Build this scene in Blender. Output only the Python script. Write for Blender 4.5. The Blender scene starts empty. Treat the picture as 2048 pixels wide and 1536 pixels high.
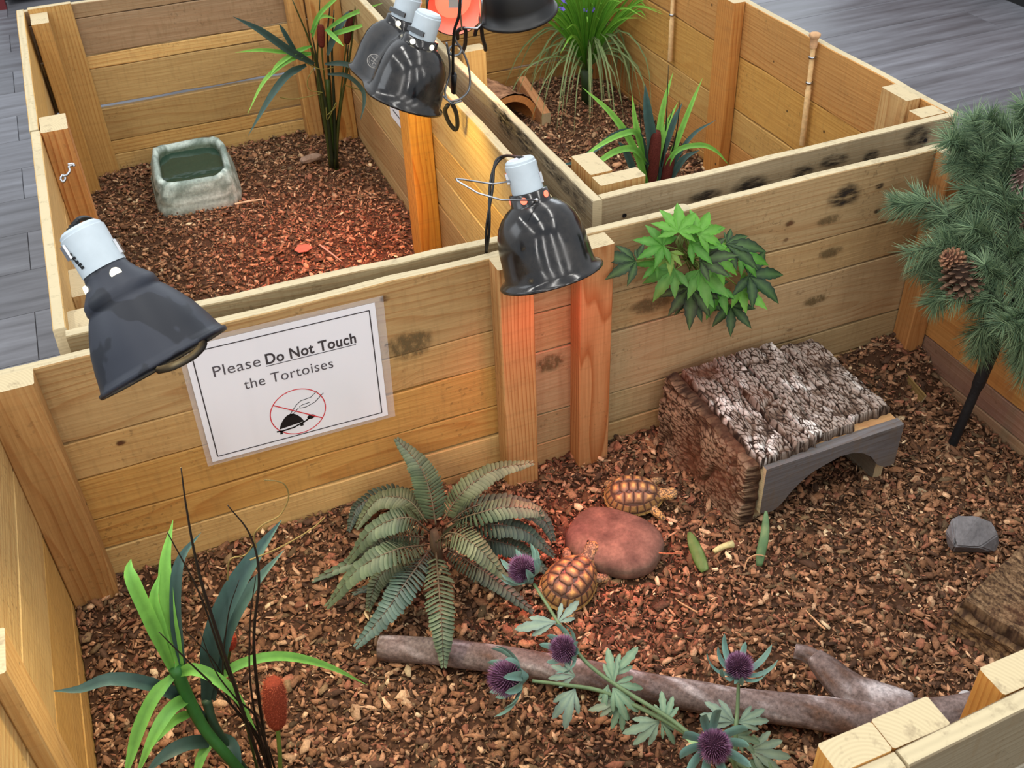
import bpy, math, random
import numpy as np
from mathutils import Vector, Matrix, noise as mnoise
random.seed(7); RNG = np.random.default_rng(7)
SC = bpy.context.scene
COL = SC.collection
PI = math.pi

# ------------------------------------------------------------------ camera
YAW, PITCH, ROLL, FPX = 0.36585036, 0.67111477, -0.04127333, 2085.84
CAM = Vector((0.0, -1.273, 1.33))
_f = Vector((math.sin(YAW)*math.cos(PITCH), math.cos(YAW)*math.cos(PITCH), -math.sin(PITCH)))
_r0 = Vector((math.cos(YAW), -math.sin(YAW), 0)); _u0 = _r0.cross(_f)
CR = _r0*math.cos(ROLL) + _u0*math.sin(ROLL)
CU = -_r0*math.sin(ROLL) + _u0*math.cos(ROLL)
CF = _f
cam_d = bpy.data.cameras.new('camera'); cam = bpy.data.objects.new('camera', cam_d); COL.objects.link(cam)
cam.matrix_world = Matrix(((CR.x, CU.x, -CF.x, CAM.x), (CR.y, CU.y, -CF.y, CAM.y), (CR.z, CU.z, -CF.z, CAM.z), (0, 0, 0, 1)))
cam_d.sensor_width = 36; cam_d.lens = 36*FPX/2048; cam_d.clip_start = 0.05; cam_d.clip_end = 60
cam_d.dof.use_dof = True; cam_d.dof.focus_distance = 1.5; cam_d.dof.aperture_fstop = 22
SC.camera = cam

# ------------------------------------------------------------------ world, light, exposure
SC.view_settings.view_transform = 'Standard'; SC.view_settings.look = 'None'
SC.view_settings.exposure = 0.0; SC.view_settings.gamma = 1.0
SC.view_settings.use_curve_mapping = False
wd = bpy.data.worlds.new('world'); SC.world = wd; wd.use_nodes = True
wd.node_tree.nodes['Background'].inputs[0].default_value = (0.90, 0.95, 1.0, 1)
wd.node_tree.nodes['Background'].inputs[1].default_value = 0.85

def area(name, loc, target, sx, sy, power, color=(1, 1, 1)):
    d = bpy.data.lights.new(name, 'AREA'); d.shape = 'RECTANGLE'; d.size = sx; d.size_y = sy
    d.energy = power; d.color = color
    o = bpy.data.objects.new(name, d); COL.objects.link(o); o.location = loc
    o.rotation_euler = (Vector(target)-Vector(loc)).to_track_quat('-Z', 'Y').to_euler()
    return o
# rows of ceiling strip lights over the hall, and the daylight of a window wall behind
for i, x in enumerate((-1.5, 0.1, 1.7)):
    for j, y in enumerate((-1.2, 0.35, 1.9)):
        area('ceiling_or_fill_strip', (x, y, 3.2), (x, y, 0), 0.14, 1.3, 15, (1.0, 0.97, 0.92))
area('window_daylight', (3.6, 5.2, 2.4), (0.6, 0.4, 0.2), 3.2, 1.8, 75, (0.86, 0.93, 1.0))
for x in (-3.2, -1.0, 1.2, 3.4):
    area('ceiling_or_fill_strip', (x, -4.6, 2.9), (0.5, 0.0, 0.2), 0.10, 2.4, 34, (1.0, 0.97, 0.93))  # fill strips added behind the camera to brighten the upright board faces
area('window_daylight', (-3.5, 1.5, 2.6), (0.4, 0.2, 0.2), 2.6, 1.6, 42, (0.88, 0.94, 1.0))

# ------------------------------------------------------------------ picture ray helpers (metres in the hall)
def ray(px, py):
    return (CF*FPX + CR*(px-1024) - CU*(py-768))/FPX
def onY(px, py, Y): d = ray(px, py); return CAM + d*((Y-CAM.y)/d.y)
def onZ(px, py, Z): d = ray(px, py); return CAM + d*((Z-CAM.z)/d.z)
def onX(px, py, X): d = ray(px, py); return CAM + d*((X-CAM.x)/d.x)
def onT(px, py, t): return CAM + ray(px, py).normalized()*t
def caxis(dx, dy, s, at=None):
    """unit direction: picture direction (dx right, dy down) tipped by s along the view"""
    v = (CR*dx - CU*dy).normalized(); f = (Vector(at)-CAM).normalized() if at is not None else CF
    v = (v-f*v.dot(f)).normalized()
    return (v*math.sqrt(1-s*s) + f*s).normalized()

# ------------------------------------------------------------------ colours
def lin(c):
    return tuple((x/12.92 if x <= 0.04045 else ((x+0.055)/1.055)**2.4) for x in (v/255 for v in c))
def L(r, g, b): return lin((r, g, b))
def mixc(a, b, t): return tuple(a[i]*(1-t)+b[i]*t for i in range(3))

# ------------------------------------------------------------------ node helpers
class NT:
    def __init__(s, name):
        s.m = bpy.data.materials.new(name); s.m.use_nodes = True
        s.t = s.m.node_tree; s.t.nodes.clear()
        s.out = s.t.nodes.new('ShaderNodeOutputMaterial')
        s.b = s.t.nodes.new('ShaderNodeBsdfPrincipled')
        s.t.links.new(s.b.outputs[0], s.out.inputs[0])
    def n(s, typ, ins=None, **kw):
        nd = s.t.nodes.new(typ)
        for k, v in kw.items(): setattr(nd, k, v)
        for k, v in (ins or {}).items():
            if isinstance(v, bpy.types.NodeSocket): s.t.links.new(v, nd.inputs[k])
            else: nd.inputs[k].default_value = v
        return nd
    def link(s, a, b): s.t.links.new(a, b)
    def math(s, op, a, b=0.0, clamp=False):
        nd = s.n('ShaderNodeMath', {0: a, 1: b}, operation=op); nd.use_clamp = clamp
        return nd.outputs[0]
    def mix(s, fac, a, b, mode='MIX'):
        nd = s.n('ShaderNodeMixRGB', {0: fac}, blend_type=mode)
        for i, v in ((1, a), (2, b)):
            if isinstance(v, bpy.types.NodeSocket): s.t.links.new(v, nd.inputs[i])
            else: nd.inputs[i].default_value = tuple(v)+((1,) if len(v) == 3 else ())
        return nd.outputs[0]
    def ramp(s, fac, stops):
        nd = s.n('ShaderNodeValToRGB', {0: fac}); e = nd.color_ramp.elements
        while len(e) < len(stops): e.new(0.5)
        for el, (p, c) in zip(e, stops):
            el.position = p; el.color = tuple(c)+((1,) if len(c) == 3 else ())
        return nd.outputs[0]
    def noise(s, vec, scale, detail=3, rough=0.5, dist=0.0):
        return s.n('ShaderNodeTexNoise', {'Vector': vec, 'Scale': scale, 'Detail': detail, 'Roughness': rough, 'Distortion': dist}).outputs[0]
    def bump(s, h, strength, dist):
        nd = s.n('ShaderNodeBump', {'Height': h, 'Strength': strength, 'Distance': dist})
        s.link(nd.outputs[0], s.b.inputs['Normal'])
W1 = (1, 1, 1)
G = lambda v: (v, v, v)

def simple(name, col, rough=0.5, metal=0.0, spec=0.5, bump=0, bscale=200, var=0.0, coat=0.0, trans=0.0):
    k = NT(name); k.b.inputs['Roughness'].default_value = rough
    k.b.inputs['Metallic'].default_value = metal; k.b.inputs['Specular IOR Level'].default_value = spec
    k.b.inputs['Coat Weight'].default_value = coat
    k.b.inputs['Base Color'].default_value = tuple(col)+(1,)
    if trans:
        k.b.inputs['Transmission Weight'].default_value = trans; k.b.inputs['IOR'].default_value = 1.33
    if var or bump:
        tc = k.n('ShaderNodeTexCoord').outputs['Object']; f = k.noise(tc, bscale, 4)
        if var:
            c = k.mix(k.ramp(f, [(0.3, G(0)), (0.7, G(1))]), tuple(v*(1-var) for v in col), tuple(min(1, v*(1+var)) for v in col))
            k.link(c, k.b.inputs['Base Color'])
        if bump: k.bump(f, bump, 0.002)
    return k.m

def wood(name, ring=0.55, weather=0.2, knots=0.5, stain=0.0, dirt=0.0):
    """sawn timber; grain runs along the object's own X, the tone is the object's colour"""
    k = NT(name); k.b.inputs['Roughness'].default_value = 0.72; k.b.inputs['Specular IOR Level'].default_value = 0.25
    tc = k.n('ShaderNodeTexCoord').outputs['Object']
    oi = k.n('ShaderNodeObjectInfo')
    rnd = oi.outputs['Random']; base = oi.outputs['Color']
    off = k.n('ShaderNodeCombineXYZ', {0: k.math('MULTIPLY', rnd, 17.0), 1: k.math('MULTIPLY', k.math('FRACT', k.math('MULTIPLY', rnd, 7.3)), 0.12), 2: k.math('MULTIPLY', k.math('FRACT', k.math('MULTIPLY', rnd, 13.1)), 0.16)}).outputs[0]
    p = k.n('ShaderNodeVectorMath', {0: tc, 1: off}, operation='ADD').outputs[0]
    p = k.n('ShaderNodeVectorMath', {0: p, 1: (0, 0.03, 0.02)}, operation='ADD').outputs[0]
    q = k.n('ShaderNodeMapping', {0: p}); q.inputs['Scale'].default_value = (0.16, 1, 1); q = q.outputs[0]
    warp = k.n('ShaderNodeTexNoise', {'Vector': q, 'Scale': 9.0, 'Detail': 2.0})
    wv = k.n('ShaderNodeVectorMath', {0: warp.outputs['Color'], 1: (0.5, 0.5, 0.5)}, operation='SUBTRACT').outputs[0]
    wv = k.n('ShaderNodeVectorMath', {0: wv, 3: 0.075}, operation='SCALE').outputs[0]
    # knots pull the grain around them
    kp = k.n('ShaderNodeMapping', {0: p}); kp.inputs['Scale'].default_value = (0.55, 0.4, 1); kp = kp.outputs[0]
    vor = k.n('ShaderNodeTexVoronoi', {'Vector': kp, 'Scale': 7.0})
    kd = vor.outputs['Distance']
    has = k.math('GREATER_THAN', k.n('ShaderNodeSeparateColor', {0: vor.outputs['Color']}).outputs[0], 1-knots)
    kin = k.math('MULTIPLY', k.ramp(kd, [(0.0, G(1)), (0.075, G(1)), (0.10, G(0))]), has)
    khalo = k.math('MULTIPLY', k.ramp(kd, [(0.05, G(1)), (0.28, G(0))]), has)
    qq = k.n('ShaderNodeVectorMath', {0: q, 1: wv}, operation='ADD').outputs[0]
    sh = k.n('ShaderNodeCombineXYZ', {0: 0.0, 1: k.math('MULTIPLY', khalo, 0.012), 2: k.math('MULTIPLY', khalo, 0.016)}).outputs[0]
    qq = k.n('ShaderNodeVectorMath', {0: qq, 1: sh}, operation='ADD').outputs[0]
    wav = k.n('ShaderNodeTexWave', {'Vector': qq, 'Scale': 38.0, 'Distortion': 0.0}, wave_type='RINGS', rings_direction='X', wave_profile='SAW').outputs[1]
    wav = k.ramp(wav, [(0.0, G(0)), (0.55, G(0.15)), (0.9, G(1)), (1.0, G(0))])
    fq = k.n('ShaderNodeMapping', {0: p}); fq.inputs['Scale'].default_value = (9, 260, 260)
    fib = k.noise(fq.outputs[0], 1.0, 3, 0.6)
    ringcol = k.mix(1.0, base, L(205, 160, 118), 'MULTIPLY')
    gray = k.mix(0.62, base, L(128, 116, 92))
    blot = k.noise(q, 7.0, 4, 0.6)
    wfac = k.ramp(blot, [(0.38, G(0)), (0.72, G(1))])
    c = k.mix(k.math('MULTIPLY', wfac, weather, True), base, gray)
    amp = k.ramp(k.noise(q, 4.0, 1), [(0.35, G(0.35)), (0.65, G(1))])
    c = k.mix(k.math('MULTIPLY', k.math('MULTIPLY', wav, amp), ring, True), c, ringcol)
    c = k.mix(k.ramp(fib, [(0.25, G(0.5)), (0.75, G(0))]), c, k.mix(1.0, c, L(190, 165, 135), 'MULTIPLY'))
    # saw scratches across the board
    sw = k.n('ShaderNodeMapping', {0: p}); sw.inputs['Scale'].default_value = (150, 4, 26); sw.inputs['Rotation'].default_value = (0, 0.5, 0)
    swn = k.noise(sw.outputs[0], 1.0, 2)
    c = k.mix(k.math('MULTIPLY', k.ramp(swn, [(0.52, G(0)), (0.7, G(1))]), 0.22*k_s(weather)), c, mixc(L(120, 92, 55), L(90, 80, 60), 0.3))
    if stain:
        st = k.noise(q, 11.0, 3, 0.65)
        c = k.mix(k.math('MULTIPLY', k.ramp(st, [(0.62, G(0)), (0.74, G(1))]), stain, True), c, L(62, 50, 40))
    if dirt:
        sp = k.n('ShaderNodeTexNoise', {'Vector': p, 'Scale': 130.0, 'Detail': 2.0}).outputs[0]
        reg = k.ramp(k.noise(p, 8.0, 2), [(0.5, G(0)), (0.62, G(1))])
        c = k.mix(k.math('MULTIPLY', k.math('MULTIPLY', k.ramp(sp, [(0.6, G(0)), (0.68, G(1))]), reg), dirt, True), c, L(70, 55, 35))
    c = k.mix(k.math('MULTIPLY', khalo, 0.3), c, k.mix(1.0, base, L(190, 130, 85), 'MULTIPLY'))
    kr = k.math('SINE', k.math('MULTIPLY', kd, 260.0))
    c = k.mix(k.math('MULTIPLY', kin, 0.85), c, k.mix(k.math('MULTIPLY', kr, 0.4, True), L(86, 56, 34), L(130, 88, 52)))
    # small dark nail holes
    nv = k.n('ShaderNodeTexVoronoi', {'Vector': p, 'Scale': 13.0})
    nh = k.math('MULTIPLY', k.ramp(nv.outputs['Distance'], [(0.0, G(1)), (0.035, G(1)), (0.055, G(0))]), k.math('GREATER_THAN', k.n('ShaderNodeSeparateColor', {0: nv.outputs['Color']}).outputs[1], 0.72))
    c = k.mix(k.math('MULTIPLY', nh, 0.85), c, L(40, 30, 24))
    k.link(c, k.b.inputs['Base Color'])
    k.bump(k.math('ADD', k.math('MULTIPLY', wav, 0.35), fib), 0.35, 0.0012)
    return k.m
def k_s(w): return 0.6 + 0.4*w

def endgrain(name, col, dirt=0.3):
    k = NT(name); k.b.inputs['Roughness'].default_value = 0.8; k.b.inputs['Specular IOR Level'].default_value = 0.2
    tc = k.n('ShaderNodeTexCoord').outputs['Object']; oi = k.n('ShaderNodeObjectInfo')
    off = k.n('ShaderNodeCombineXYZ', {0: 0.0, 1: k.math('MULTIPLY', oi.outputs['Random'], 0.09), 2: 0.035}).outputs[0]
    p = k.n('ShaderNodeVectorMath', {0: tc, 1: off}, operation='ADD').outputs[0]
    wv = k.n('ShaderNodeTexWave', {'Vector': p, 'Scale': 75.0, 'Distortion': 1.2, 'Detail': 2.0}, wave_type='RINGS', rings_direction='X').outputs[1]
    c = k.mix(k.math('MULTIPLY', wv, 0.28), col, tuple(v*0.62 for v in col))
    n = k.noise(p, 60.0, 4, 0.7)
    c = k.mix(k.math('MULTIPLY', k.ramp(n, [(0.55, G(0)), (0.7, G(1))]), dirt, True), c, L(95, 80, 62))
    k.link(c, k.b.inputs['Base Color']); k.bump(n, 0.4, 0.001)
    return k.m

def vcol(name, rough=0.6, spec=0.35, trans=0.0, var=0.25, scale=60, bump=0.0, coat=0.0, stretch=(1, 1, 1)):
    """material that takes its colour from the mesh's own 'Col' attribute, with fine variation"""
    k = NT(name); k.b.inputs['Roughness'].default_value = rough; k.b.inputs['Specular IOR Level'].default_value = spec
    k.b.inputs['Coat Weight'].default_value = coat
    at = k.n('ShaderNodeAttribute', attribute_name='Col').outputs['Color']
    tc = k.n('ShaderNodeTexCoord').outputs['Object']
    mp = k.n('ShaderNodeMapping', {0: tc}); mp.inputs['Scale'].default_value = stretch
    f = k.noise(mp.outputs[0], scale, 4, 0.6)
    dark = k.mix(1.0, at, G(1-var), 'MULTIPLY'); lite = k.mix(1.0, at, G(1+var), 'MULTIPLY')
    c = k.mix(k.ramp(f, [(0.3, G(0)), (0.7, G(1))]), dark, lite)
    k.link(c, k.b.inputs['Base Color'])
    if bump: k.bump(f, bump, 0.0015)
    if trans:
        tr = k.n('ShaderNodeBsdfTranslucent', {0: c}); mx = k.n('ShaderNodeMixShader', {0: trans, 1: k.b.outputs[0], 2: tr.outputs[0]})
        k.link(mx.outputs[0], k.out.inputs[0])
    return k.m

M = {}
M['pine'] = wood('pine_board', 0.5, 0.25, 0.30, 0.0, 0.35)
M['post'] = wood('pine_post', 0.85, 0.1, 0.25, 0.0, 0.25)
M['weathered'] = wood('weathered_board', 0.35, 0.9, 0.35, 0.85, 0.3)
M['end'] = endgrain('end_grain', L(190, 174, 140), 0.4)
M['edge'] = endgrain('sawn_edge', L(188, 174, 142), 0.35)
M['plastic_grey'] = simple('pale_grey_plastic', L(176, 188, 196), 0.5, var=0.08, bscale=40)
M['black_gloss'] = None

# ------------------------------------------------------------------ object helpers
def parent_to(o, p):
    if p is None: return
    o.parent = p
    m = p.matrix_world if p.parent is None else p.matrix_world
    o.matrix_parent_inverse = MW[p.name].inverted() if p.name in MW else Matrix()
MW = {}
def tag(o, label=None, cat=None, group=None, kind=None):
    if label: o['label'] = label
    if cat: o['category'] = cat
    if group: o['group'] = group
    if kind: o['kind'] = kind
    return o
def thing(name, label, cat, loc=(0, 0, 0), group=None):
    o = bpy.data.objects.new(name, None); COL.objects.link(o); o.location = loc
    o.empty_display_size = 0.02
    MW[o.name] = Matrix.Translation(Vector(loc)); tag(o, label, cat, group); return o

class MB:
    def __init__(s): s.v = []; s.f = []; s.c = []; s.mi = []
    def add(s, vs, fs, col=W1, mi=0):
        b = len(s.v); s.v += [tuple(v) for v in vs]
        if col and isinstance(col[0], (tuple, list)): s.c += [tuple(c) for c in col]
        else: s.c += [tuple(col)]*len(vs)
        s.f += [tuple(b+i for i in f) for f in fs]
        s.mi += [mi]*len(fs) if isinstance(mi, int) else list(mi)
    def box(s, c, size, col=W1, rot=None, mi=0):
        hx, hy, hz = (v/2 for v in size); c = Vector(c)
        vs = [Vector((x, y, z)) for x in (-hx, hx) for y in (-hy, hy) for z in (-hz, hz)]
        if rot is not None: vs = [rot @ v for v in vs]
        s.add([c+v for v in vs], [(0, 1, 3, 2), (4, 6, 7, 5), (0, 4, 5, 1), (2, 3, 7, 6), (0, 2, 6, 4), (1, 5, 7, 3)], col, mi)
    def tube(s, pts, rad, n=8, col=W1, caps=True, mi=0, flat=1.0):
        pts = [Vector(p) for p in pts]; m = len(pts)
        if not hasattr(rad, '__len__'): rad = [rad]*m
        up = None; vs = []; cs = []
        for i in range(m):
            t = (pts[min(i+1, m-1)]-pts[max(i-1, 0)]).normalized()
            if up is None: up = Vector((0, 0, 1)) if abs(t.z) < 0.9 else Vector((1, 0, 0))
            a = (up - t*up.dot(t)).normalized(); b = t.cross(a); up = a
            for j in range(n):
                th = 2*PI*j/n
                vs.append(pts[i] + (a*math.cos(th)*flat + b*math.sin(th))*rad[i])
            if isinstance(col[0], (tuple, list)): cs += [col[i]]*n
        fs = [(i*n+j, i*n+(j+1) % n, (i+1)*n+(j+1) % n, (i+1)*n+j) for i in range(m-1) for j in range(n)]
        if caps: fs += [tuple(range(n))[::-1], tuple((m-1)*n+j for j in range(n))]
        s.add(vs, fs, cs if cs else col, mi)
    def lathe(s, origin, axis, prof, n=32, col=W1, mi=0, squash=None):
        """prof: list of (distance along axis, radius)"""
        axis = Vector(axis).normalized(); o = Vector(origin)
        a = axis.orthogonal().normalized(); b = axis.cross(a)
        vs = []
        for (h, r) in prof:
            for j in range(n):
                th = 2*PI*j/n
                vs.append(o + axis*h + (a*math.cos(th)+b*math.sin(th))*r)
        m = len(prof)
        fs = [(i*n+j, i*n+(j+1) % n, (i+1)*n+(j+1) % n, (i+1)*n+j) for i in range(m-1) for j in range(n)]
        s.add(vs, fs, col, mi)
    def ribbon(s, pts, wid, n=14, fold=0.25, twist=0.0, col=W1, side_hint=None, tip=None):
        """a leaf blade: three vertices across with a creased midrib"""
        P = spline(pts, n); m = len(P); vs = []; cs = []
        for i, p in enumerate(P):
            t = (P[min(i+1, m-1)]-P[max(i-1, 0)]).normalized()
            view = (CAM-p).normalized() if side_hint is None else Vector(side_hint)
            sd = t.cross(view)
            if sd.length < 1e-4: sd = Vector((1, 0, 0))
            sd.normalize(); nm = sd.cross(t)
            u = i/(m-1); w = wid(u) if callable(wid) else wid
            tw = twist*u if not callable(twist) else twist(u)
            sd2 = sd*math.cos(tw)+nm*math.sin(tw); nm2 = nm*math.cos(tw)-sd*math.sin(tw)
            vs += [p-sd2*w/2+nm2*w*fold*0.5, p-nm2*w*fold*0.3, p+sd2*w/2+nm2*w*fold*0.5]
            cc = col(u) if callable(col) else col
            mid = tuple(x*0.72 for x in cc)
            cs += [cc, mid, cc]
        fs = []
        for i in range(m-1):
            b = i*3; fs += [(b, b+1, b+4, b+3), (b+1, b+2, b+5, b+4)]
        s.add(vs, fs, cs)
    def build(s, name, mats, parent=None, smooth=False, loc=None, rot=None, color=None, angle=None):
        me = bpy.data.meshes.new(name); me.from_pydata([tuple(v) for v in s.v], [], s.f)
        at = me.color_attributes.new('Col', 'FLOAT_COLOR', 'POINT')
        at.data.foreach_set('color', [x for c in s.c for x in (c[0], c[1], c[2], 1.0)])
        if not isinstance(mats, (list, tuple)): mats = [mats]
        for m in mats: me.materials.append(m)
        if any(s.mi): me.polygons.foreach_set('material_index', s.mi)
        if smooth: me.polygons.foreach_set('use_smooth', [True]*len(s.f))
        me.update()
        o = bpy.data.objects.new(name, me); COL.objects.link(o)
        if rot is not None or loc is not None:
            mw = Matrix.Translation(Vector(loc or (0, 0, 0))) @ (rot.to_4x4() if rot is not None else Matrix())
            o.matrix_world = mw
            MW[o.name] = mw
        else: MW[o.name] = Matrix()
        if color: o.color = tuple(color)+(1,)
        if parent is not None:
            o.parent = parent; o.matrix_parent_inverse = MW[parent.name].inverted()
        if smooth and angle:
            try: me.set_sharp_from_angle(angle=angle)
            except Exception: pass
        return o
def spline(pts, n):
    pts = [Vector(p) for p in pts]
    if len(pts) < 3: return [pts[0].lerp(pts[-1], i/(n-1)) for i in range(n)]
    E = [pts[0]*2-pts[1]]+pts+[pts[-1]*2-pts[-2]]; out = []; seg = len(pts)-1
    for i in range(n):
        u = i/(n-1)*seg; k = min(int(u), seg-1); t = u-k
        a, b, c, d = E[k:k+4]
        out.append(0.5*((2*b)+(c-a)*t+(2*a-5*b+4*c-d)*t*t+(3*b-a-3*c+d)*t**3))
    return out
def nz(x, y=0.0, z=0.0): return mnoise.noise(Vector((x, y, z)))

# ------------------------------------------------------------------ timber
def beam(parent, name, A, B, w, h, up, mat, color, rough=0.0019, step=0.06, ch=0.0015, top_edge=False, cut=0.0, smooth_post=False):
    """a sawn board from A to B (end centres); w = thickness across, h = height along 'up'"""
    A = Vector(A); B = Vector(B); d = (B-A); Lg = d.length; d.normalize()
    up = Vector(up); up = (up-d*up.dot(d)).normalized(); sd = up.cross(d)
    R3 = Matrix((d, sd, up)).transposed()
    lum = .3*color[0]+.55*color[1]+.15*color[2]; color = tuple(v*.96+lum*.04 for v in color); color = (color[0]*.90, color[1]*.90, color[2]*.87)
    n = max(2, int(Lg/step)+1); mb = MB(); sdd = random.random()*50
    hw, hh = w/2, h/2; vs = []
    for i in range(n):
        x = Lg*i/(n-1)
        et = rough*1.6*nz(x*9+sdd, 1.3)+rough*nz(x*40+sdd, 2.1); eb = rough*1.6*nz(x*9+sdd, 5.3)+rough*nz(x*40+sdd, 6.1)
        ef = rough*0.5*nz(x*6+sdd, 9.3)
        zt, zb = hh+et, -hh+eb
        for (yy, zz) in ((-hw+ch, zt), (hw-ch, zt), (hw, zt-ch), (hw, zb+ch), (hw-ch, zb), (-hw+ch, zb), (-hw, zb+ch), (-hw, zt-ch)):
            xx = x
            if cut and i == 0: xx = x - cut*(0.5-zz/h)
            vs.append((xx, yy+ef, zz))
    fs = []; mi = []
    for i in range(n-1):
        for j in range(8):
            fs.append((i*8+j, (i+1)*8+j, (i+1)*8+(j+1) % 8, i*8+(j+1) % 8))
            mi.append(2 if (top_edge and j in (0,)) else 0)
    fs += [tuple(range(8)), tuple((n-1)*8+j for j in range(8))[::-1]]; mi += [1, 1]
    mb.add(vs, fs, W1, mi)
    return mb.build(name, [mat, M['end'], M['edge']], parent, loc=A, rot=R3, color=color)

TAN = L(206, 166, 106); GOLD = L(214, 164, 86); PALE = L(222, 186, 122); GREYW = L(168, 150, 118); BROWNG = L(168, 140, 106); ORNG = L(214, 158, 88); YEL = L(222, 178, 100)
def wallrows(parent, rows, P0, P1, thick, mat, tone, side=1, top=True, jitter=0.0):
    """rows of horizontal boards between plan points P0, P1 (front face line), body to the left of P0->P1 times side"""
    P0 = Vector((P0[0], P0[1], 0)); P1 = Vector((P1[0], P1[1], 0)); d = (P1-P0).normalized(); nrm = Vector((-d.y, d.x, 0))*side
    for i, (zt, zb) in enumerate(rows):
        mm, cc = (mat[i % len(mat)] if isinstance(mat, list) else mat), (tone[i % len(tone)] if isinstance(tone, list) else tone)
        t = thick + (random.random()-0.5)*0.0015*(0 if i == 0 else 1)
        o = nrm*(thick/2 + (random.random()-0.5)*0.0012)
        e0 = -d*random.random()*jitter; e1 = d*random.random()*jitter
        zc = (zt+zb)/2
        beam(parent, 'plank', P0+o+e0+Vector((0, 0, zc)), P1+o+e1+Vector((0, 0, zc)), t, zt-zb, (0, 0, 1), mm, cc, top_edge=(i == 0))
def post(parent, x0, x1, y0, y1, z0, z1, color, mat=None, name='post', ch=0.002):
    return beam(parent, name, ((x0+x1)/2, (y0+y1)/2, z0), ((x0+x1)/2, (y0+y1)/2, z1), x1-x0, y1-y0, (0, 1, 0), mat or M['post'], color, rough=0.0006, step=0.1, ch=ch)

# ---- hall floor
MFL = None
def floor_mat():
    k = NT('vinyl_plank_floor'); k.b.inputs['Specular IOR Level'].default_value = 0.45
    tc = k.n('ShaderNodeTexCoord').outputs['Object']; oi = k.n('ShaderNodeObjectInfo')
    off = k.n('ShaderNodeCombineXYZ', {0: k.math('MULTIPLY', oi.outputs['Random'], 9.0), 1: k.math('MULTIPLY', oi.outputs['Random'], 3.0), 2: 0.0}).outputs[0]
    p = k.n('ShaderNodeVectorMath', {0: tc, 1: off}, operation='ADD').outputs[0]
    mp = k.n('ShaderNodeMapping', {0: p}); mp.inputs['Scale'].default_value = (1.6, 16, 1)
    f = k.noise(mp.outputs[0], 1.6, 5, 0.62)
    c = k.ramp(f, [(0.25, L(70, 70, 74)), (0.45, L(96, 97, 103)), (0.6, L(110, 112, 119)), (0.8, L(134, 137, 144))])
    tone = k.math('ADD', 0.86, k.math('MULTIPLY', oi.outputs['Random'], 0.28))
    c = k.mix(1.0, c, k.n('ShaderNodeCombineColor', {0: tone, 1: tone, 2: tone}).outputs[0], 'MULTIPLY')
    k.link(c, k.b.inputs['Base Color'])
    k.link(k.math('ADD', 0.32, k.math('MULTIPLY', f, 0.25)), k.b.inputs['Roughness']); k.bump(f, 0.12, 0.001)
    return k.m
MFL = floor_mat()
mb = MB(); mb.box((1.5, 2.0, -0.03), (10, 9, 0.05)); fl = mb.build('floor', simple('floor_screed', L(40, 40, 42), 0.9)); tag(fl, kind='structure')
PW, PL = 0.2, 1.22
row = 0; y = -1.6
while y < 6.0:
    x = -2.6 - (0.61 if row % 2 else 0.0) + 0.06*(row % 3)
    x += (-0.3 - (x+2*PL)) if row % 2 == 0 else 0
    while x < 5.6:
        # skip the boards nobody sees under the pens
        if not (x > -0.2 and x+PL < 1.35 and y > -0.9 and y+PW < 1.5) and y > -0.4:
            mb = MB(); g = 0.0012
            mb.add([(g, g, 0), (PL-g, g, 0), (PL-g, PW-g, 0), (g, PW-g, 0), (0, 0, -0.004), (PL, 0, -0.004), (PL, PW, -0.004), (0, PW, -0.004)],
                   [(0, 1, 2, 3), (0, 4, 5, 1), (1, 5, 6, 2), (2, 6, 7, 3), (3, 7, 4, 0)])
            mb.build('floor_plank', MFL, fl, loc=(x, y, 0.0))
        x += PL
    y += PW; row += 1

# ---- FRONT PEN
H = 0.5
pen = thing('wooden_pen', 'big front pen of pine planks holding the fern and both tortoises', 'pen', (0.52, -0.45, 0.0))
wallrows(pen, [(H, .3665), (.3635, .297), (.2945, .2125), (.2095, .1495), (.1465, .084), (.081, .0)], (-0.262, 0), (0.495, 0), .018, M['pine'], [mixc(TAN, GREYW, .25), TAN, GOLD, GOLD, PALE, TAN])
wallrows(pen, [(H, .376), (.373, .299), (.296, .165), (.161, .097), (.094, .0)], (0.4965, 0), (1.356, 0), .018, M['pine'], [mixc(GREYW, TAN, .35), mixc(TAN, GREYW, .5), L(192, 164, 124), L(184, 160, 118), L(196, 164, 114)])
wallrows(pen, [(H, .375), (.371, .245), (.242, .105), (.1, 0)], (-0.262, -0.90), (-0.262, -0.002), .018, M['pine'], [PALE, PALE, YEL, YEL], side=1)
wallrows(pen, [(H, .318), (.315, .117), (.114, .060), (.057, 0)], (1.336, -0.002), (1.336, -0.90), .018, [M['pine'], M['pine'], M['weathered'], M['weathered']], [ORNG, ORNG, L(160, 128, 112), L(180, 150, 120)], side=1)
wallrows(pen, [(H, .385), (.382, .25), (.247, .12), (.117, 0)], (0.484, -0.932), (1.354, -0.906), .018, M['weathered'], [L(138, 126, 104), L(176, 172, 160), GREYW, GREYW])
wallrows(pen, [(H, .385), (.382, .25), (.247, .12), (.117, 0)], (-0.28, -0.932), (0.481, -0.932), .018, M['weathered'], [L(196, 176, 138), GREYW, GREYW, GREYW])
post(pen, -0.2612, -0.195, -0.0385, -0.0005, 0, .503, L(196, 150, 92))
post(pen, .458, .516, -0.0385, -0.0005, 0, .5, L(206, 160, 104))
post(pen, .594, .652, -0.0385, -0.0005, 0, .497, L(196, 142, 92))
post(pen, 1.292, 1.3345, -0.043, -0.0005, 0, .5, L(196, 140, 82))
post(pen, -0.2615, -0.243, -0.503, -0.443, 0, .497, L(214, 172, 108))
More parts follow.
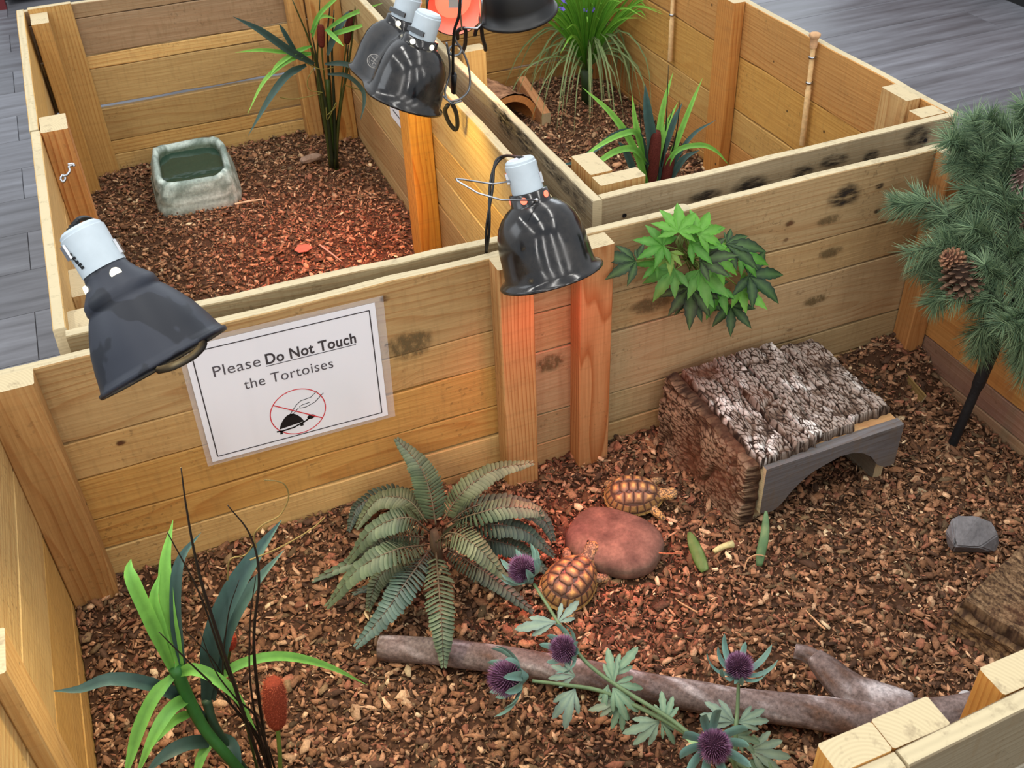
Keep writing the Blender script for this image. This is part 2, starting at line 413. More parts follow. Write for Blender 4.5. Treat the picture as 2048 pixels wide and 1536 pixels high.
post(pen, .423, .4805, -0.913, -0.883, 0, .501, L(212, 160, 84)); post(pen, .4825, .545, -0.9125, -0.880, 0, .499, L(212, 158, 80)); post(pen, .609, .672, -0.9075, -0.875, 0, .499, L(208, 148, 70))

# ---- LEFT REAR PEN
pl = thing('wooden_pen', 'rear left pen of pine planks holding the stone water dish', 'pen', (0.22, 0.8, 0.0))
wallrows(pl, [(H, .38), (.377, .25), (.247, .12), (.117, 0)], (-0.15, .062), (.63, .036), .018, M['weathered'], [L(176, 160, 122), GREYW, GREYW, GREYW])
beam(pl, 'plank', (-0.157, .085, .43), (-0.157, .80, .43), .018, .14, (0, 0, 1), M['pine'], PALE, top_edge=True, cut=0.055)
for zt, zb in ((.357, .22), (.217, .1), (.097, 0)):
    beam(pl, 'plank', (-0.157, .085, (zt+zb)/2), (-0.157, .80, (zt+zb)/2), .018, zt-zb, (0, 0, 1), M['pine'], PALE)
wallrows(pl, [(H, .37), (.367, .24), (.237, .11), (.107, 0)], (-0.150, .805), (-0.150, 1.565), .018, M['pine'], [YEL, PALE, TAN, TAN], side=1)
wallrows(pl, [(H, .465), (.462, .372), (.368, .334), (.334, .238), (.226, .139), (.136, .098), (.095, 0)], (-0.15, 1.546), (.63, 1.546), .018,
         [M['weathered'], M['weathered'], M['post'], M['pine'], M['pine'], M['pine'], M['pine']],
         [BROWNG, L(172, 142, 110), L(232, 192, 122), L(196, 164, 108), L(188, 156, 100), L(214, 174, 106), L(220, 184, 118)])
wallrows(pl, [(H, .37), (.367, .29), (.287, .20), (.197, .085), (.082, 0)], (.607, 1.545), (.607, .045), .018, [M['pine'], M['pine'], M['pine'], M['pine'], M['pine']],
         [L(188, 160, 112), L(206, 164, 96), L(204, 168, 110), L(190, 150, 100), L(200, 166, 116)])
post(pl, -0.138, -0.098, 1.443, 1.527, 0, .497, L(204, 158, 88)); post(pl, -0.140, -0.040, 1.5275, 1.5455, 0, .508, L(208, 166, 98))
post(pl, .525, .606, 1.44, 1.50, 0, .5, L(208, 160, 92)); post(pl, .478, .5225, 1.50, 1.5445, 0, .5, L(206, 160, 96))
post(pl, -0.1475, -0.098, .78, .858, 0, .502, L(206, 148, 84))
post(pl, -0.1475, -0.072, .30, .39, 0, .42, L(220, 186, 132)); post(pl, -0.1475, -0.09, .075, .16, 0, .48, L(214, 186, 136))
post(pl, .556, .6065, .722, .79, 0, .5, L(226, 160, 62)); post(pl, .52, .6065, .062, .1, 0, .5, L(220, 190, 140))

# ---- RIGHT REAR PEN
pr = thing('wooden_pen', 'rear right pen of pine planks holding the half log and grass plants', 'pen', (1.04, .8, 0.0))
wallrows(pr, [(H, .36), (.357, .23), (.227, .10), (.097, 0)], (.694, .090), (1.41, .090), .018, M['weathered'], [L(176, 160, 130), GREYW, GREYW, GREYW])
wallrows(pr, [(H, .345), (.342, .2), (.197, 0)], (.676, 1.6), (.676, .0905), .018, M['weathered'], [L(176, 164, 138), GREYW, GREYW])
wallrows(pr, [(H, .372), (.369, .240), (.237, .152), (.149, .07), (.067, 0)], (1.4105, 1.6), (1.4105, .1), .018, M['pine'], [ORNG, L(216, 166, 84), L(214, 172, 100), L(212, 156, 88), L(206, 154, 84)])
wallrows(pr, [(H, .37), (.367, .23), (.227, .11), (.107, 0)], (.70, 1.585), (1.41, 1.585), .018, M['pine'], [YEL, L(216, 170, 96), L(206, 160, 88), L(196, 152, 84)])
post(pr, 1.378, 1.4095, .79, .862, 0, .503, L(212, 148, 74))
post(pr, 1.378, 1.4095, 1.50, 1.57, 0, .5, L(200, 140, 76)); post(pr, .712, .766, .80, .835, 0, .5, L(206, 170, 110))
post(pr, .712, .754, .172, .25, 0, .502, L(210, 164, 100)); post(pr, .712, .797, .1325, .168, 0, .5, L(212, 172, 110), M['post'])
post(pr, 1.354, 1.4085, .112, .148, 0, .5, L(206, 156, 96)); post(pr, 1.375, 1.4085, .18, .255, 0, .502, L(214, 176, 118))

# screws on the pens (dark heads)
MSC = simple('dark_screw', L(48, 48, 54), 0.4, 0.8)
def screw(parent, p, nrm, r=.004):
    mb = MB(); mb.lathe(p, nrm, [(-.001, r*.9), (.0006, r), (.0009, r*.8), (.0004, r*.35), (.0003, .0001)], 12)
    return mb.build('screw', MSC, parent)
screw(pr, onY(1249, 431, .0885), (0, -1, 0)); screw(pr, onY(1851, 281, .0885), (0, -1, 0))

# stains and knots that belong to single boards
def stain_mat(name, col, streak):
    k = NT(name); k.b.inputs['Roughness'].default_value = .8; k.b.inputs['Specular IOR Level'].default_value = .15
    at = k.n('ShaderNodeSeparateColor', {0: k.n('ShaderNodeAttribute', attribute_name='Col').outputs['Color']}).outputs[0]
    tc = k.n('ShaderNodeTexCoord').outputs['Object']; mp = k.n('ShaderNodeMapping', {0: tc}); mp.inputs['Scale'].default_value = streak
    n = k.noise(mp.outputs[0], 1.0, 4, .65)
    k.b.inputs['Base Color'].default_value = tuple(col)+(1,)
    k.link(k.math('MULTIPLY', k.math('MULTIPLY', k.ramp(n, [(.34, G(0)), (.62, G(1))]), at), .95, True), k.b.inputs['Alpha']); return k.m
ST_D = stain_mat('dark_stain', L(40, 34, 30), (40, 40, 170)); ST_X = stain_mat('dark_stain_cross', L(104, 86, 58), (160, 160, 90)); KN = stain_mat('knot_wood', L(84, 52, 32), (30, 30, 30))
def stain(parent, c, ax1, ax2, r1, r2, mat, name='stain', seed=0):
    c = Vector(c); ax1 = Vector(ax1).normalized(); ax2 = Vector(ax2).normalized(); nn = 18; vs = [c]; cs = [W1]
    for rr_, al in ((.55, 1.0), (1.0, 0.0)):
        for j in range(nn):
            th = 2*PI*j/nn; k_ = rr_*(1+.22*mnoise.noise(Vector((math.cos(th)*1.5+seed, math.sin(th)*1.5, seed)))); vs.append(c+ax1*math.cos(th)*r1*k_+ax2*math.sin(th)*r2*k_); cs.append((al, al, al))
    mb = MB(); mb.add(vs, [(0, 1+j, 1+(j+1) % nn) for j in range(nn)]+[(1+j, 1+nn+j, 1+nn+(j+1) % nn, 1+(j+1) % nn) for j in range(nn)], cs)
    return mb.build(name, mat, parent)
XA, ZA, YA = (1, 0, 0), (0, 0, 1), (0, 1, 0)
for i, (a, b, r1, r2, m_) in enumerate([(1692, 392, .040, .024, ST_D), (1350, 490, .05, .020, ST_X), (1300, 610, .045, .018, ST_X), (820, 690, .045, .030, ST_X), (1760, 372, .012, .006, ST_D), (1755, 422, .010, .005, ST_D), (1660, 440, .03, .010, ST_X), (1662, 505, .03, .012, ST_X), (1600, 585, .010, .006, KN), (1632, 600, .03, .012, ST_X),
        (1580, 447, .011, .006, KN), (1572, 480, .006, .005, KN), (242, 886, .009, .005, KN), (770, 597, .010, .007, KN), (775, 690, .006, .003, ST_D), (1580, 660, .009, .004, KN), (1100, 725, .03, .02, ST_X), (250, 630, .03, .012, ST_D)]):
    p = onY(a, b, -.0026); stain(pen, p, XA, ZA, r1, r2, m_, 'knot' if m_ == KN else 'stain', i)
for i, (a, b, r1, r2) in enumerate([(1502, 378, .035, .026), (1606, 345, .022, .014), (1742, 313, .018, .012), (1668, 322, .03, .012), (1836, 275, .03, .022), (1410, 392, .03, .01)]):
    stain(pr, onY(a, b, .0868), XA, ZA, r1*1.25, r2*1.25, ST_D, 'stain', i+30)
for i, (a, b, r1, r2) in enumerate([(1158, 402, .03, .035), (1100, 335, .04, .02), (1050, 285, .045, .03), (1000, 225, .05, .02), (1012, 250, .04, .03), (1128, 370, .03, .016)]):
    stain(pr, onX(a, b, .6562), YA, ZA, r1*1.3, r2, ST_D, 'stain', i+50)
# ------------------------------------------------------------------ bark chip bedding
def h_front(x, y):
    h = .052 + .012*nz(x*3.1+3, y*3.1) + .006*nz(x*9, y*9+5)
    h += .034*max(0, min(1, (0.5-x)/.25))*max(0, min(1, (y+.22)/.2))
    h += .055*max(0, min(1, (x-1.0)/.25))*max(0, min(1, (y+.12)/.10)) - .018*max(0, min(1, (x-1.15)/.12))*max(0, min(1, (-.08-y)/.08))*max(0, min(1, (y+.5)/.1))
    return h
def h_left(x, y): return .055 + .014*nz(x*3, y*3+9) + .005*nz(x*9+4, y*9)
def h_right(x, y): return .055 + .014*nz(x*3+7, y*3+2) + .005*nz(x*9+4, y*9+3)
def mulch_mat():
    k = NT('bark_chips'); k.b.inputs['Roughness'].default_value = 0.85; k.b.inputs['Specular IOR Level'].default_value = 0.2
    at = k.n('ShaderNodeAttribute', attribute_name='Col').outputs['Color']
    tc = k.n('ShaderNodeTexCoord').outputs['Object']; f = k.noise(tc, 260, 3, 0.7)
    c = k.mix(k.ramp(f, [(0.3, G(0)), (0.7, G(1))]), k.mix(1.0, at, G(0.62), 'MULTIPLY'), k.mix(1.0, at, G(1.25), 'MULTIPLY'))
    k.link(c, k.b.inputs['Base Color']); k.bump(f, 0.5, 0.001); return k.m
MCH = mulch_mat()
PALETTE = np.array([L(146, 106, 78), L(124, 88, 62), L(104, 74, 54), L(172, 130, 98), L(82, 60, 46), L(192, 156, 122), L(140, 92, 70), L(118, 96, 70), L(98, 80, 60), L(214, 188, 150)])
PW_ = np.array([.18, .18, .15, .12, .12, .06, .1, .05, .03, .01])
def mulch(name, label, x0, x1, y0, y1, hf, dens, size, dust):
    # ground sheet under the chips
    nx, ny = int((x1-x0)/.02)+1, int((y1-y0)/.02)+1
    vs = []; cs = []
    for j in range(ny):
        for i in range(nx):
            x = x0+(x1-x0)*i/(nx-1); y = y0+(y1-y0)*j/(ny-1); vs.append((x, y, hf(x, y)-.003)); cs.append(L(74, 50, 34))
    fs = [(j*nx+i, j*nx+i+1, (j+1)*nx+i+1, (j+1)*nx+i) for j in range(ny-1) for i in range(nx-1)]
    n = int((x1-x0)*(y1-y0)*dens)
    P = np.column_stack([RNG.uniform(x0, x1, n), RNG.uniform(y0, y1, n)])
    hg = np.array([v[2] for v in vs]).reshape(ny, nx)
    gx = (P[:, 0]-x0)/(x1-x0)*(nx-1); gy = (P[:, 1]-y0)/(y1-y0)*(ny-1)
    ix = np.clip(gx.astype(int), 0, nx-2); iy = np.clip(gy.astype(int), 0, ny-2); fx = gx-ix; fy = gy-iy
    hz = hg[iy, ix]*(1-fx)*(1-fy)+hg[iy, ix+1]*fx*(1-fy)+hg[iy+1, ix]*(1-fx)*fy+hg[iy+1, ix+1]*fx*fy
    small = RNG.random(n) < dust
    ln = size*RNG.lognormal(-.05, .42, n)*np.where(small, .38, 1.0); ln = np.clip(ln, size*.18, size*2.6)
    wd_ = ln*RNG.uniform(.18, .62, n); th = wd_*RNG.uniform(.22, .5, n); th = np.clip(th, .0006, .004)
    lift = RNG.uniform(0.001, .009, n)
    k = 5
    ang = (np.arange(k)/k*2*PI)[None, :]+RNG.uniform(-.35, .35, (n, k))
    rr = RNG.uniform(.6, 1.2, (n, k))
    X = np.cos(ang)*rr*ln[:, None]/2; Y = np.sin(ang)*rr*wd_[:, None]/2
    top = np.stack([X*.9, Y*.86, np.broadcast_to(th[:, None]/2, X.shape)+RNG.uniform(-.0006, .0006, X.shape)], -1)
    bot = np.stack([X, Y, np.broadcast_to(-th[:, None]/2, X.shape)], -1)
    V = np.concatenate([top, bot], 1)
    yaw = RNG.uniform(0, 2*PI, n); tx = RNG.normal(0, .42, n); ty = RNG.normal(0, .30, n)
    cy, sy = np.cos(yaw), np.sin(yaw); ctx, stx = np.cos(tx), np.sin(tx); cty, sty = np.cos(ty), np.sin(ty)
    x, yy, z = V[..., 0].copy(), V[..., 1].copy(), V[..., 2].copy()
    yy, z = yy*ctx[:, None]-z*stx[:, None], yy*stx[:, None]+z*ctx[:, None]
    x, z = x*cty[:, None]+z*sty[:, None], -x*sty[:, None]+z*cty[:, None]
    x, yy = x*cy[:, None]-yy*sy[:, None], x*sy[:, None]+yy*cy[:, None]
    x += P[:, 0:1]; yy += P[:, 1:2]; z += (hz+lift)[:, None]
    x = np.clip(x, x0, x1); yy = np.clip(yy, y0, y1)
    V = np.stack([x, yy, z], -1).reshape(-1, 3)
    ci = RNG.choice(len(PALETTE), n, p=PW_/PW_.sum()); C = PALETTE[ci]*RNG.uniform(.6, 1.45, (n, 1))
    lowdark = np.clip(.75+lift[:, None]/.009*.35, 0, 1.2); C = C*lowdark  # low chips and undersides darkened: shade of the gaps put into the colour
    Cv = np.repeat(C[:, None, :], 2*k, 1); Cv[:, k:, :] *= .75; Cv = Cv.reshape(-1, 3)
    nb = len(vs); base = nb+np.arange(n)[:, None]*(2*k)
    topf = base+np.arange(k)[None, :]
    j = np.arange(k); sides = np.stack([j+k, (j+1) % k+k, (j+1) % k, j], -1)
    sf = (base[:, :, None]+sides[None]).reshape(-1, 4)
    me = bpy.data.meshes.new(name)
    nv = nb+len(V); nbf = len(fs); loops = np.concatenate([np.array(fs).ravel(), topf.ravel(), sf.ravel()])
    tot = np.concatenate([np.full(nbf, 4), np.full(n, k), np.full(len(sf), 4)]); st = np.concatenate([[0], np.cumsum(tot)[:-1]])
    me.vertices.add(nv); me.vertices.foreach_set('co', np.concatenate([np.array(vs), V]).astype(np.float32).ravel())
    me.loops.add(len(loops)); me.loops.foreach_set('vertex_index', loops.astype(np.int32))
    me.polygons.add(len(tot)); me.polygons.foreach_set('loop_start', st.astype(np.int32))
    try: me.polygons.foreach_set('loop_total', tot.astype(np.int32))
    except Exception: pass
    me.update(calc_edges=True); me.validate()
    at = me.color_attributes.new('Col', 'FLOAT_COLOR', 'POINT')
    cc = np.concatenate([np.array(cs), Cv]); cc = np.concatenate([cc, np.ones((len(cc), 1))], 1)
    at.data.foreach_set('color', cc.astype(np.float32).ravel())
    me.materials.append(MCH)
    o = bpy.data.objects.new(name, me); COL.objects.link(o); tag(o, label, 'bedding', None, 'stuff'); return o
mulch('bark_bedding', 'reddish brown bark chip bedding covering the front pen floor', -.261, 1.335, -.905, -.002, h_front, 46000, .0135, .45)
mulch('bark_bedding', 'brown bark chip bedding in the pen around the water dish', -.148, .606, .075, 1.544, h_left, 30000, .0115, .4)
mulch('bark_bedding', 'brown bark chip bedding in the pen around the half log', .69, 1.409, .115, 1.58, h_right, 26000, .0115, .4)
# ------------------------------------------------------------------ shared object materials
M['leaf'] = vcol('artificial_leaf', 0.48, 0.28, trans=0.14, var=0.12, scale=70)
M['fern'] = vcol('fern_leaf', 0.5, 0.5, trans=0.12, var=0.22, scale=35)
M['vmatte'] = vcol('matte_painted', 0.8, 0.2, var=0.18, scale=120, bump=0.2)
M['needle'] = vcol('needle', 0.6, 0.3, trans=0.1, var=0.1, scale=50)
M['stone'] = vcol('stone', 0.8, 0.3, var=0.22, scale=160, bump=0.35)
M['barkv'] = vcol('bark', 0.9, 0.15, var=0.35, scale=110, bump=0.8)
M['fuzz'] = vcol('fuzzy_flock', 0.95, 0.1, var=0.3, scale=400, bump=0.6)
M['steel'] = simple('steel_wire', L(176, 178, 182), 0.3, 1.0)
M['rubber'] = simple('black_rubber', L(22, 22, 24), 0.55, spec=0.3)
M['cable'] = simple('black_cable', L(14, 14, 15), 0.45, spec=0.4)
M['reflector'] = simple('white_reflector', L(236, 228, 214), 0.35, spec=0.5)
def dusty_black(name, rough, dust):
    k = NT(name); k.b.inputs['Specular IOR Level'].default_value = 0.5
    tc = k.n('ShaderNodeTexCoord').outputs['Object']; f = k.noise(tc, 26, 4, 0.65); g = k.noise(tc, 240, 2)
    d = k.math('MULTIPLY', k.ramp(f, [(0.35, G(0)), (0.75, G(1))]), dust)
    k.link(k.mix(d, L(16, 17, 20), L(78, 72, 66)), k.b.inputs['Base Color'])
    k.link(k.math('ADD', rough, k.math('ADD', k.math('MULTIPLY', d, 0.5), k.math('MULTIPLY', g, 0.04))), k.b.inputs['Roughness'])
    return k.m
M['gloss'] = dusty_black('glossy_black_enamel', 0.08, 0.35)
def matte_black():
    k = NT('matte_black_shade'); k.b.inputs['Roughness'].default_value = 0.5; k.b.inputs['Specular IOR Level'].default_value = 0.32
    tc = k.n('ShaderNodeTexCoord').outputs['Object']; f = k.noise(tc, 26, 2, 0.4)
    c = k.ramp(f, [(0.50, L(38, 42, 52)), (0.53, L(20, 24, 33))]); k.link(c, k.b.inputs['Base Color']); return k.m
M['matteblack'] = matte_black()
def emit(name, col, st):
    k = NT(name); k.b.inputs['Base Color'].default_value = tuple(col)+(1,)
    k.b.inputs['Emission Color'].default_value = tuple(col)+(1,); k.b.inputs['Emission Strength'].default_value = st
    return k.m
M['bulb_white'] = emit('lit_warm_bulb', (1.0, 0.80, 0.45), 9)
M['bulb_red'] = emit('lit_red_bulb', (1.0, 0.16, 0.09), 1.5)
M['hole_white'] = emit('vent_glow_warm', (1.0, 0.93, 0.7), 1.3)

def bulb_light(name, p, axis, power, color, size=0.03, spot=None, blend=0.6):
    d = bpy.data.lights.new(name, 'SPOT' if spot else 'POINT'); d.energy = power; d.color = color; d.shadow_soft_size = size
    if spot: d.spot_size = math.radians(spot); d.spot_blend = blend
    o = bpy.data.objects.new(name, d); COL.objects.link(o); o.location = p
    o.rotation_euler = Vector(axis).to_track_quat('-Z', 'Y').to_euler(); return o

def frame_axis(axis, ref=None):
    a = Vector(axis).normalized(); r = (Vector(ref) if ref else CR); x = (r-a*r.dot(a)).normalized(); return x, a.cross(x), a

def octsocket(mb, o, axis, L0, L1, r, col=W1, n=16, dents=True):
    mb.lathe(o, axis, [(L0, .001), (L0, r*.80), (L0+.003, r*.93), (L0+.006, r*.94), (L0+.007, r), (L0+.012, r), ((L0+L1)/2, r*.97), (L1-.006, r*1.0), (L1, r*1.0), (L1, r*.5)], n, col)

def heat_lamp(name, label, rimc, axis, s, prof, sock, mats, holes, holemat, bulbmat, power, lcol, group=None, spot=110, collar=None, sock_r=.025, lsize=.03):
    """rimc: centre of the rim, axis: out of the opening; prof: (distance back from the rim, radius)"""
    t = thing(name, label, 'lamp', tuple(rimc), group)
    ax = Vector(axis).normalized(); back = -ax
    mb = MB(); mb.lathe(rimc, back, prof, 56)
    sh = mb.build('shade', mats, t, smooth=True)
    inner = [(h, max(.004, r-.0022)) for h, r in prof if h > .004]
    mb = MB(); mb.lathe(rimc, back, inner, 48); mb.build('reflector', M['reflector'], t, smooth=True)
    mb = MB(); octsocket(mb, Vector(rimc)+back*sock[1], ax, 0, sock[1]-sock[0], sock_r)
    mb.build('socket', M['plastic_grey'], t, smooth=True, angle=0.6)
    # glowing bulb inside
    bc = Vector(rimc)+back*(prof[0][0]+.055*s)
    mb = MB(); mb.lathe(bc, ax, [(-.035*s, .012*s), (-.02*s, .016*s), (0, .028*s), (.018*s, .03*s), (.028*s, .02*s), (.031*s, .002)], 24)
    mb.build('bulb', bulbmat, t, smooth=True)
    bulb_light(name+'_light', Vector(rimc)+ax*.002, ax, power, lcol, lsize, spot)
    x, y, a = frame_axis(ax)
    for (ang, hb, rr, hs) in holes:
        d = (x*math.cos(ang)+y*math.sin(ang)); c = Vector(rimc)+back*hb+d*rr
        mb = MB(); mb.lathe(c, d, [(-.001, hs), (.0012, hs), (.0013, .0005)], 16)
        mb.build('vent_hole', holemat, t)
    return t, x, y, ax

# ---- LAMP A: matte black bell, left
rcA = onT(330, 727, 1.2); axA = caxis(148, 232, -0.035, rcA)
kA = 1.2*.94/FPX
profA = [(h_*.87, r_*.905) for h_, r_ in [(0, .0822), (-.001, .0838), (.0015, .0848), (.0045, .0845), (.0055, .0815), (.012, .079), (.03, .0745), (.052, .0675), (.072, .058), (.086, .050), (.092, .0455), (.094, .0470), (.104, .0455), (.107, .0435), (.12, .0335), (.130, .0285), (.138, .0265), (.140, .010)]]
lA, xA, yA, aA = heat_lamp('heat_lamp', 'matte black bell shaped heat lamp with grey socket in front of the sign corner', rcA, axA, 1.0, profA, (.1185, .169), M['matteblack'],
    [(0, .126, .0300, 0)][:0], M['hole_white'], M['bulb_white'], 7.0, (1.0, .80, .42), spot=150, sock_r=.0252)
tov = lambda P: (CAM-Vector(P)).normalized()
bk = -aA; nv = (tov(rcA)-aA*tov(rcA).dot(aA)).normalized(); rt = aA.cross(nv)
def onlamp(rc, bk, nv, rt, h, r, ang): return Vector(rc)+bk*h+(nv*math.cos(ang)+rt*math.sin(ang))*r, (nv*math.cos(ang)+rt*math.sin(ang))
for ang in (-.25, 1.25):
    c, d = onlamp(rcA, bk, nv, rt, .1055, .0292, ang)
    mb = MB(); mb.lathe(c, d, [(-.001, .0062), (.0011, .0062), (.0012, .0003)], 18); mb.build('vent_hole', M['hole_white'], lA)
for ang, h in ((1.2, .150), (-1.35, .132)):
    c, d = onlamp(rcA, bk, nv, rt, h, .0260, ang); R3 = Matrix((d, bk, d.cross(bk))).transposed()
    mb = MB(); mb.box(c, (.003, .016, .010), rot=R3); mb.build('socket_clip', M['steel'], lA)
for q, hh in enumerate((.146, .141, .136, .132, .128)):
    c, d = onlamp(rcA, bk, nv, rt, hh, .0253, 1.0-.05*q); R3 = Matrix((d, bk, d.cross(bk))).transposed()
    mb = MB(); mb.box(c, (.0006, .0028, .0052 if q % 2 else .0036), rot=R3); mb.box(c+bk*.001+R3@Vector((0, 0, .002)), (.0006, .0042, .0012), rot=R3); mb.build('printed_mark', M['cable'], lA)
top = Vector(rcA)+bk*.19
mb = MB(); mb.tube(spline([onlamp(rcA, bk, nv, rt, .166, .016, 1.6)[0], onT(150, 450, 1.225), onT(160, 438, 1.235), onT(182, 440, 1.25), onT(212, 468, 1.26), onT(234, 505, 1.265), onT(240, 530, 1.28), onT(230, 570, 1.36), onT(200, 640, 1.5)], 40), .0032, 8)
mb.build('cable', M['cable'], lA, smooth=True)
mb = MB()
for q in range(5):
    p = spline([onlamp(rcA, bk, nv, rt, .166, .016, 1.6)[0], onT(150, 450, 1.225), onT(160, 438, 1.235)], 8)[q+1]; mb.tube([p, p+bk*.0028], .0048-.0003*q, 10)
mb.build('strain_relief', M['rubber'], lA, smooth=True)
# rubber jaw of its clamp below the rim
mb = MB(); mb.tube(spline([onT(318, 740, 1.27), onT(345, 733, 1.25), onT(385, 712, 1.25), onT(406, 690, 1.25), onT(400, 680, 1.27)], 16), .0048, 8); mb.build('clamp_jaw', M['rubber'], lA, smooth=True)

# ---- LAMP B: glossy black dome, centre, red bulb
rcB = onT(1103, 552, 1.5); axB = caxis(66, 238, 0.24, rcB)
profB = [(h_*.93, r_) for h_, r_ in [(0, .0725), (-.001, .0755), (.001, .0765), (.004, .074), (.007, .069), (.012, .066), (.03, .0648), (.055, .0635), (.075, .0605), (.09, .0555), (.102, .0475), (.111, .0385), (.116, .031), (.118, .0285), (.135, .0275), (.136, .020)]]
lB, xB, yB, aB = heat_lamp('heat_lamp', 'glossy black dome heat lamp with glowing red bulb above the middle posts', rcB, axB, .9, profB, (.1245, .172), M['gloss'], [], M['bulb_red'], M['bulb_red'], 2.3, (1.0, .07, .055), spot=150, sock_r=.0225)
bulb_light('red_basking_light', Vector(rcB)+axB*.012, onZ(1165, 1150, .06)-Vector(rcB), 9.5, (1, .09, .08), .03, 56, 1.0)
bkB = -aB; nvB = (tov(rcB)-aB*tov(rcB).dot(aB)).normalized(); rtB = aB.cross(nvB)
for ang in (.33, -.95, 1.6, 2.8, -2.3):
    c, d = onlamp(rcB, bkB, nvB, rtB, .118, .0278, ang)
    mb = MB(); mb.lathe(c, d, [(-.001, .0048), (.001, .0048), (.0011, .0003)], 16); mb.build('vent_hole', M['bulb_red'], lB)
for ang, h in ((1.5, .150), (-1.5, .140)):
    c, d = onlamp(rcB, bkB, nvB, rtB, h, .0232, ang); R3 = Matrix((d, bkB, d.cross(bkB))).transposed()
    mb = MB(); mb.box(c, (.0035, .014, .009), rot=R3); mb.build('socket_clip', M['steel'], lB)
pv, _ = onlamp(rcB, bkB, nvB, rtB, .115, .0290, -.28)
mb = MB(); mb.tube([pv, onT(1003, 400, 1.40), onT(955, 386, 1.40), onT(915, 362, 1.41), onT(912, 358, 1.42), onT(925, 359, 1.43), onT(985, 368, 1.46), onlamp(rcB, bkB, nvB, rtB, .140, .0245, -1.5)[0]], .0013, 6)
mb.lathe(pv, nvB, [(-.001, .003), (.002, .003), (.0025, .0004)], 10)
mb.build('wire_hanger', M['steel'], lB, smooth=True)
mb = MB()
topB = Vector(rcB)+bkB*.172
P = spline([topB+bkB*.0-rtB*.004, onT(1010, 312, 1.60), onT(990, 330, 1.60), onT(982, 380, 1.58), onT(977, 440, 1.57), onT(973, 500, 1.60), onT(970, 520, 1.66)], 30)
for sgn in (-1, 1): mb.tube([p+CR*sgn*.0022*math.cos(i*.45) for i, p in enumerate(P)], .0022, 6)
mb.build('cable', M['cable'], lB, smooth=True)

# ---- LAMPS C: double dome fixture over the divider
def merged_dome(rc, bkv, along, half):
    """two overlapping domes in one pressed housing"""
    x = along; y = bkv.cross(x).normalized(); vs = []; prof = [(0, 1.08), (-.001, 1.12), (.003, 1.12), (.006, 1.03), (.027, 1.0), (.050, .96), (.070, .88), (.085, .76), (.096, .58), (.103, .44)]
    n = 64; R0 = .0655
    for (h, k) in prof:
        r = R0*k
        for j in range(n):
            th = 2*PI*j/n; c, s_ = math.cos(th), math.sin(th)
            px = c*r + (half if c > 0 else -half)*min(1, abs(c)*3); 
            waist = max(0.0, 1-abs(px)/half*1.0); waist = waist*(.28 if h > .004 else .16) + waist*max(0, h-.05)*3.2
            py = s_*r*(1-min(.8, waist))
            vs.append(Vector(rc)+bkv*h+x*px+y*py)
    m = len(prof); fs = [(i*n+j, i*n+(j+1) % n, (i+1)*n+(j+1) % n, (i+1)*n+j) for i in range(m-1) for j in range(n)]; fs.append(tuple((m-1)*n+j for j in range(n)))
    return vs, fs
rcF = onT(806, 200, 1.93); axC = caxis(-50, 165, 0.24, rcF)
alongY = (-CR*43+CU*35+CF*88).normalized(); alongY = (alongY-axC*alongY.dot(axC)).normalized()
half = .060; rcC = rcF+alongY*half
lC = thing('double_heat_lamp', 'double dome glossy black lamp fixture with two grey sockets and round emblem', 'lamp', tuple(rcC))
vs, fs = merged_dome(rcC, -axC, alongY, half)
mb = MB(); mb.add(vs, fs); mb.build('shade', M['gloss'], lC, smooth=True)
mb = MB(); mb.add([v*1.0+(Vector(rcC)-v)*.025 for v in vs[2*64:]], [tuple(i-0 for i in f) for f in [(i*64+j, i*64+(j+1) % 64, (i+1)*64+(j+1) % 64, (i+1)*64+j) for i in range(7) for j in range(64)]])
mb.build('reflector', M['reflector'], lC, smooth=True)
nvC = (tov(rcC)-axC*tov(rcC).dot(axC)).normalized(); rtC = axC.cross(nvC)
for q, sg in enumerate((-1, 1)):
    rc = rcC+alongY*half*sg*1.0; bkC = -axC
    mb = MB(); mb.lathe(rc, bkC, [(.094, .036), (.100, .031), (.113, .0295), (.114, .02)], 28); mb.build('collar', M['gloss'], lC, smooth=True)
    mb = MB(); octsocket(mb, rc+bkC*.158, axC, 0, .046, .0235); mb.build('socket', M['plastic_grey'], lC, smooth=True, angle=.6)
    for ang in ((.45, -.75) if q == 0 else (.2, -1.0)):
        c, d = onlamp(rc, bkC, nvC, rtC, .107, .0302, ang); mb = MB(); mb.lathe(c, d, [(-.001, .0048), (.001, .0048), (.0011, .0003)], 14)
        mb.build('vent_hole', M['hole_white'], lC)
    mb = MB(); mb.lathe(rc+bkC*.05, axC, [(-.035, .012), (-.02, .016), (0, .028), (.018, .03), (.028, .02), (.031, .002)], 24)
    mb.build('bulb', M['bulb_white'] if q == 0 else M['bulb_red'], lC, smooth=True)
    c, d = onlamp(rc, bkC, nvC, rtC, .124, .025, .55); R3 = Matrix((d, bkC, d.cross(bkC))).transposed()
    mb = MB(); mb.box(c, (.004, .008, .034), rot=R3); mb.build('socket_clip', simple('aged_steel%d' % q, L(86, 88, 90), .45, .8), lC)
bulb_light('warm_bulb_light', rcC-alongY*half+axC*.012, Vector((.05, .25, -1)), 4.5, (1, .74, .22), .03, 160)
bulb_light('red_bulb_light', rcC+alongY*half+axC*.012, (onZ(650, 500, .06)-(rcC+alongY*half)), 24.0, (1, .14, .09), .03, 58, 1.0)
